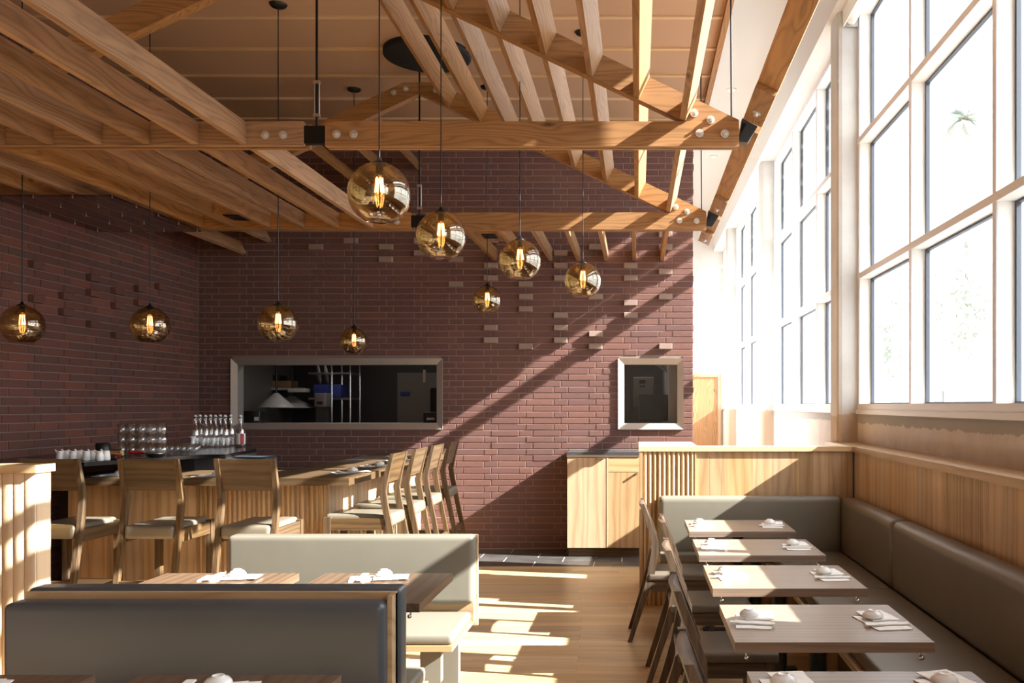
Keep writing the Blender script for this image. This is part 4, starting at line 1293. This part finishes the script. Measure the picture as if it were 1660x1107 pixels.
# the top runs just above the bar top's rear edge
top_poly = [(-3.44, 6.66), (-3.60, 8.38), (-3.98, 9.15), (LX + 0.004, 9.15), (LX + 0.004, 6.30), (-4.60, 6.30), (-4.46, 6.66)]
top_poly = [(-3.46, 7.46), (-3.60, 8.38), (-3.98, 9.15), (LX + 0.004, 9.15), (LX + 0.004, 6.42), (-4.0, 6.42), (-3.62, 7.46)]
part(bb, 'counter_top', MB().prism(top_poly, 'z', SH - 0.03, SH), 'black_top', True)
part(bb, 'cabinet_body', MB().prism([(-3.75, 7.52), (-3.85, 8.35), (-4.1, 9.0), (LX + 0.006, 9.0), (LX + 0.006, 7.52)], 'z', 0.0, SH - 0.0305), 'kitchen_dark', True)
part(bb, 'edge_rail', MB().hexa([(-3.47, 7.47, SH - 0.10), (-3.45, 7.47, SH - 0.10), (-3.59, 8.37, SH - 0.10), (-3.61, 8.37, SH - 0.10), (-3.47, 7.47, SH - 0.031), (-3.45, 7.47, SH - 0.031), (-3.59, 8.37, SH - 0.031), (-3.61, 8.37, SH - 0.031)]), 'steel', True)
def place(px, Yv): return ((px - 1033) * Yv / FPX, Yv)
# tumbler stacks
tp = [(0.001, 0.004), (0.028, 0.0), (0.033, 0.004), (0.040, 0.095), (0.0375, 0.095), (0.031, 0.010), (0.001, 0.010)]
gmesh = MB().lathe(tp, n=18).mesh('tumbler', 'clear_glass')
lv = ['bottom', 'middle', 'top']
oi = ['first', 'second', 'third', 'fourth', 'fifth', 'sixth', 'seventh']
for row, (Yr, nst, px0, dpx) in enumerate(((7.32, 5, 198, 16.2), (7.405, 4, 207, 16.2))):
    for k in range(nst):
        X, Yv = place(px0 + k * dpx, Yr)
        for h in range(3):
            o = link('tumbler', gmesh, None, (X, Yv, SH + 0.0005 + h * 0.083))
            o['label'] = 'clear tumbler, %s of the %s stack from left, %s row' % (lv[h], oi[k], 'front' if row == 0 else 'rear')
            o['category'] = 'glass'; o['group'] = 'stacked tumblers on the back bar'
# small glasses lying in a dense cluster
sg = MB().lathe([(0.001, 0.003), (0.018, 0.0), (0.020, 0.004), (0.026, 0.055), (0.024, 0.055), (0.018, 0.008), (0.001, 0.008)], n=12).mesh('shot_glass', 'clear_glass')
sn = 0
for j, Yr in enumerate((7.95, 8.08, 8.21)):
    for k in range(6):
        X, Yv = place(268 + k * 9.8 + j * 2, Yr)
        o = link('shot_glass', sg, None, (X, Yv, SH + 0.0005))
        o['label'] = 'small glass, %s from left in the %s row of shot glasses' % (oi[k], ('front', 'middle', 'rear')[j])
        o['category'] = 'glass'; o['group'] = 'shot glasses between tumblers and bottles'
# swing-top bottles
bpf = [(0.001, 0.0), (0.040, 0.0), (0.044, 0.008), (0.044, 0.150), (0.036, 0.185), (0.018, 0.225), (0.0145, 0.265), (0.0165, 0.272), (0.0165, 0.292), (0.010, 0.296), (0.001, 0.296)]
def make_bottle(lb, px, Yv):
    X, Yv = place(px, Yv)
    t = thing('swing_top_bottle', lb, 'bottle', (X, Yv, SH + 0.0005), 0, 'clear bottles on the back bar')
    part(t, 'glass', MB().lathe(bpf, n=20), 'clear_glass')
    part(t, 'stopper', MB().lathe([(0.001, 0.318), (0.010, 0.316), (0.014, 0.308), (0.014, 0.297), (0.001, 0.297)], n=14), 'porcelain')
    w = MB().tube([(0.017, 0, 0.27), (0.022, 0, 0.285), (0.016, 0, 0.305)], 0.0018, 5).tube([(-0.017, 0, 0.27), (-0.022, 0, 0.285), (-0.016, 0, 0.305)], 0.0018, 5)
    w.lathe([(0.0175, 0.255), (0.0185, 0.258), (0.0175, 0.261)], n=12)
    part(t, 'wire_bail', w, 'chrome')
    return t
b0 = make_bottle('clear swing-top bottle, front row, first from the left', 317, 8.72)
fr_ = [333, 349, 365]; rr_ = [324, 341, 357, 374]
for k, px in enumerate(fr_):
    c = tree_copy(b0); X, Yv = place(px, 8.72); c.location = (X, Yv, SH + 0.0005); c['label'] = 'clear swing-top bottle, front row, %s from the left' % oi[k + 1]
for k, px in enumerate(rr_):
    c = tree_copy(b0); X, Yv = place(px, 8.98); c.location = (X, Yv, SH + 0.0005); c['label'] = 'clear swing-top bottle, rear row, %s from the left' % oi[k]
c = tree_copy(b0); X, Yv = place(390, 8.72); c.location = (X, Yv, SH + 0.0005); c['label'] = 'rightmost clear bottle with a red and white label'
lbm = MB().lathe([(0.0447, 0.03), (0.0447, 0.135)], n=20)
part(c, 'paper_label', lbm, 'porcelain', label='white paper label')
part(c, 'label_band', MB().lathe([(0.0452, 0.035), (0.0452, 0.125)], n=20), 'red', label='red band') if False else None
def arc_band(r, a0, a1, z0, z1):
    mb = MB(); N = 6; vs = []; fs = []
    for i in range(N + 1):
        a = a0 + (a1 - a0) * i / N
        vs += [(r * math.cos(a), r * math.sin(a), z0), (r * math.cos(a), r * math.sin(a), z1)]
    for i in range(N): fs.append((2 * i, 2 * i + 2, 2 * i + 3, 2 * i + 1))
    return mb.add(vs, fs, True)
part(c, 'label_band', arc_band(0.0455, -1.2, -0.4, 0.03, 0.135), 'red', label='red stripe on the label')
# white spouted pitchers
pm = None
for k in range(8):
    X, Yv = place(98 + k * 10.6, 6.60 + (0.07 if k % 2 else 0.0))
    if k == 0:
        pm = thing('cream_jug', 'x', 'jug', (X, Yv, SH + 0.0005), 0, 'white jugs on the back bar')
        part(pm, 'body', MB().lathe([(0.001, 0.0), (0.026, 0.0), (0.029, 0.01), (0.027, 0.045), (0.022, 0.062), (0.024, 0.072), (0.022, 0.071), (0.019, 0.05), (0.001, 0.012)], n=18), 'porcelain')
        part(pm, 'spout', MB().tube([(-0.020, 0, 0.055), (-0.034, 0, 0.075), (-0.040, 0, 0.082)], [0.009, 0.006, 0.004], 8), 'porcelain')
        c = pm
    else:
        c = tree_copy(pm); c.location = (X, Yv, SH + 0.0005)
    c['label'] = 'small white jug, %s from the left in the row of jugs' % ['first', 'second', 'third', 'fourth', 'fifth', 'sixth', 'seventh', 'last'][k]
solo('cup', MB().lathe([(0.001, 0.0), (0.02, 0.0), (0.028, 0.03), (0.014, 0.055), (0.016, 0.10), (0.036, 0.115), (0.034, 0.118), (0.012, 0.10), (0.001, 0.09)], n=18), 'porcelain',
     'white spouted cup in front of the left bottles', 'cup', (*place(312, 8.35), SH + 0.0005))
solo('canister', MB().lathe([(0.001, 0.0), (0.052, 0.0), (0.054, 0.003), (0.054, 0.108), (0.05, 0.110), (0.05, 0.10), (0.001, 0.10)], n=24), 'black',
     'round black canister behind the white jugs', 'canister', (*place(167, 7.10), SH + 0.0005))
o = solo('straw_bundle', MB().tube([(-0.06, 0, 0.02), (0.06, 0.0, 0.03)], 0.018, 10).tube([(-0.05, 0.02, 0.035), (0.055, -0.01, 0.04)], 0.014, 10), 'straw',
     'small bundle of straw beside the black canister', 'bundle', (*place(187, 7.05), SH + 0.0005))
t = thing('metal_scoop', 'steel scoop with red handle in front of the tumblers', 'scoop', (-3.875, 7.14, SH + 0.0005), 0.1)
part(t, 'bowl', MB().lathe([(0.001, 0.0), (0.05, 0.004), (0.085, 0.03), (0.083, 0.033), (0.048, 0.008), (0.001, 0.004)], n=20), 'steel')
part(t, 'handle', MB().tube([(-0.075, 0, 0.028), (-0.13, 0, 0.036), (-0.21, 0, 0.030)], [0.008, 0.015, 0.012], 10), 'red', label='red handle')
t = thing('tongs', 'red handled tool at the right of the white jugs', 'tool', (*place(181, 6.75), SH + 0.0005), 0.2)
part(t, 'handle', MB().tube([(-0.06, 0, 0.02), (0.0, 0, 0.028), (0.06, 0, 0.022)], [0.012, 0.018, 0.012], 10), 'red', label='red handle')
part(t, 'head', MB().rbox(-0.05, 0.05, -0.05, -0.014, 0.0, 0.035, 0.01, 2), 'black')
t = thing('storage_tub', 'blue-grey plastic tub behind the bar, below the bottles', 'tub', (-3.36, 7.75, 0.0))
part(t, 'tub_body', MB().rbox(-0.17, 0.17, -0.13, 0.13, 0.80, 1.165, 0.02, 3), 'blue_grey')
part(t, 'stand', MB().box(-0.15, 0.15, -0.12, 0.12, 0.0, 0.799), 'kitchen_dark')
t = thing('white_box', 'white open box behind the bar at the right end of the back bar', 'box', (place(412, 8.55)[0], 8.55, 0.0))
part(t, 'box_body', MB().box(-0.09, 0.09, -0.09, 0.09, 1.02, 1.11), 'porcelain')
part(t, 'stand', MB().box(-0.10, 0.10, -0.10, 0.10, 0.0, 1.019), 'kitchen_dark')

# ------------------------------------------------------------------ outside
shade = struct('trim_6', MB().box(2.42, 2.46, 8.15, 20.5, 5.36, 5.46), 'white_paint')
for k in range(4):
    x0 = 2.50 + k * 0.35
    part(shade, 'slat', MB().box(x0, x0 + 0.25, 8.15, 20.4, 5.36, 5.368), 'white_paint')
for yy in (8.16, 13.0, 17.9):
    part(shade, 'bracket', MB().box(2.28, 3.86, yy, yy + 0.05, 5.386, 5.46), 'white_paint')
struct('ground', MB().box(2.35, 90, -40, 120, -0.3, -0.1), 'asphalt')
rg = random.Random(5)
def leaves(mb, c, R, n, s, flat=1.0):
    for _ in range(n):
        a = rg.uniform(0, 2 * PI); u = rg.uniform(-1, 1); r = R * (rg.random() ** 0.4)
        q = math.sqrt(1 - u * u)
        p = Vector((c[0] + r * q * math.cos(a), c[1] + r * q * math.sin(a), c[2] + r * u * flat))
        d = Vector((rg.uniform(-1, 1), rg.uniform(-1, 1), rg.uniform(-1, 1))).normalized() * s
        e = d.cross(Vector((rg.uniform(-1, 1), rg.uniform(-1, 1), 0.3))).normalized() * s * 0.5
        mb.add([p - d, p - e, p + d, p + e], [(0, 1, 2, 3)])
t = thing('palm_tree', 'tall faint palm seen through the large right window', 'tree', (14.6, 40, -0.1))
part(t, 'trunk', MB().tube([(0, 0, 0), (0.2, 0, 5), (0.25, 0, 10), (0.1, 0, 14.5)], [0.28, 0.2, 0.17, 0.16], 10), 'bark')
pf = MB()
for k in range(26):
    a = rg.uniform(0, 2 * PI); el = rg.uniform(-0.9, 1.2)
    prev = Vector((0.1, 0, 14.6)); d = Vector((math.cos(a) * math.cos(el), math.sin(a) * math.cos(el), math.sin(el)))
    for j in range(5):
        nxt = prev + d * 0.32; d = (d + Vector((0, 0, -0.28))).normalized()
        sd = d.cross(Vector((0, 0, 1))).normalized() * (0.22 if j < 4 else 0.05)
        pf.add([prev - sd, prev + sd, nxt + sd * 0.8, nxt - sd * 0.8], [(0, 1, 2, 3)]); prev = nxt
part(t, 'fronds', pf, 'leaf')
for loc, R, h, lb in (((8.9, 25.5, -0.1), 1.7, 4.6, 'pale leafy street tree outside the right window'), ((8.0, 30.0, -0.1), 1.6, 4.0, 'pale street tree outside, left of the leafy one')):
    t = thing('street_tree', lb, 'tree', loc)
    part(t, 'trunk', MB().tube([(0, 0, 0), (0.1, 0, h * 0.5), (0, 0.1, h)], [0.16, 0.12, 0.07], 8), 'bark')
    lm = MB(); leaves(lm, (0, 0, h), R, 2600, 0.12)
    o = part(t, 'crown', lm, 'leaf'); o['kind'] = 'stuff'
t = thing('van', 'white van parked outside the right window', 'van', (6.7, 16.5, -0.1))
part(t, 'body', MB().prism([(-2.3, 0.35), (2.4, 0.35), (2.4, 1.1), (1.9, 1.3), (1.35, 2.15), (-2.2, 2.25), (-2.35, 1.9)], 'x', -0.9, 0.9), 'van')
part(t, 'side_window', MB().prism([(0.3, 1.35), (1.6, 1.35), (1.15, 1.98), (0.3, 1.98)], 'x', -0.915, -0.9), 'black')
for yy in (-1.4, 1.5):
    for xx_ in (-0.86, 0.86):
        part(t, 'wheel', MB().tube([(xx_ - 0.1, yy, 0.35), (xx_ + 0.1, yy, 0.35)], 0.35, 20), 'rubber')
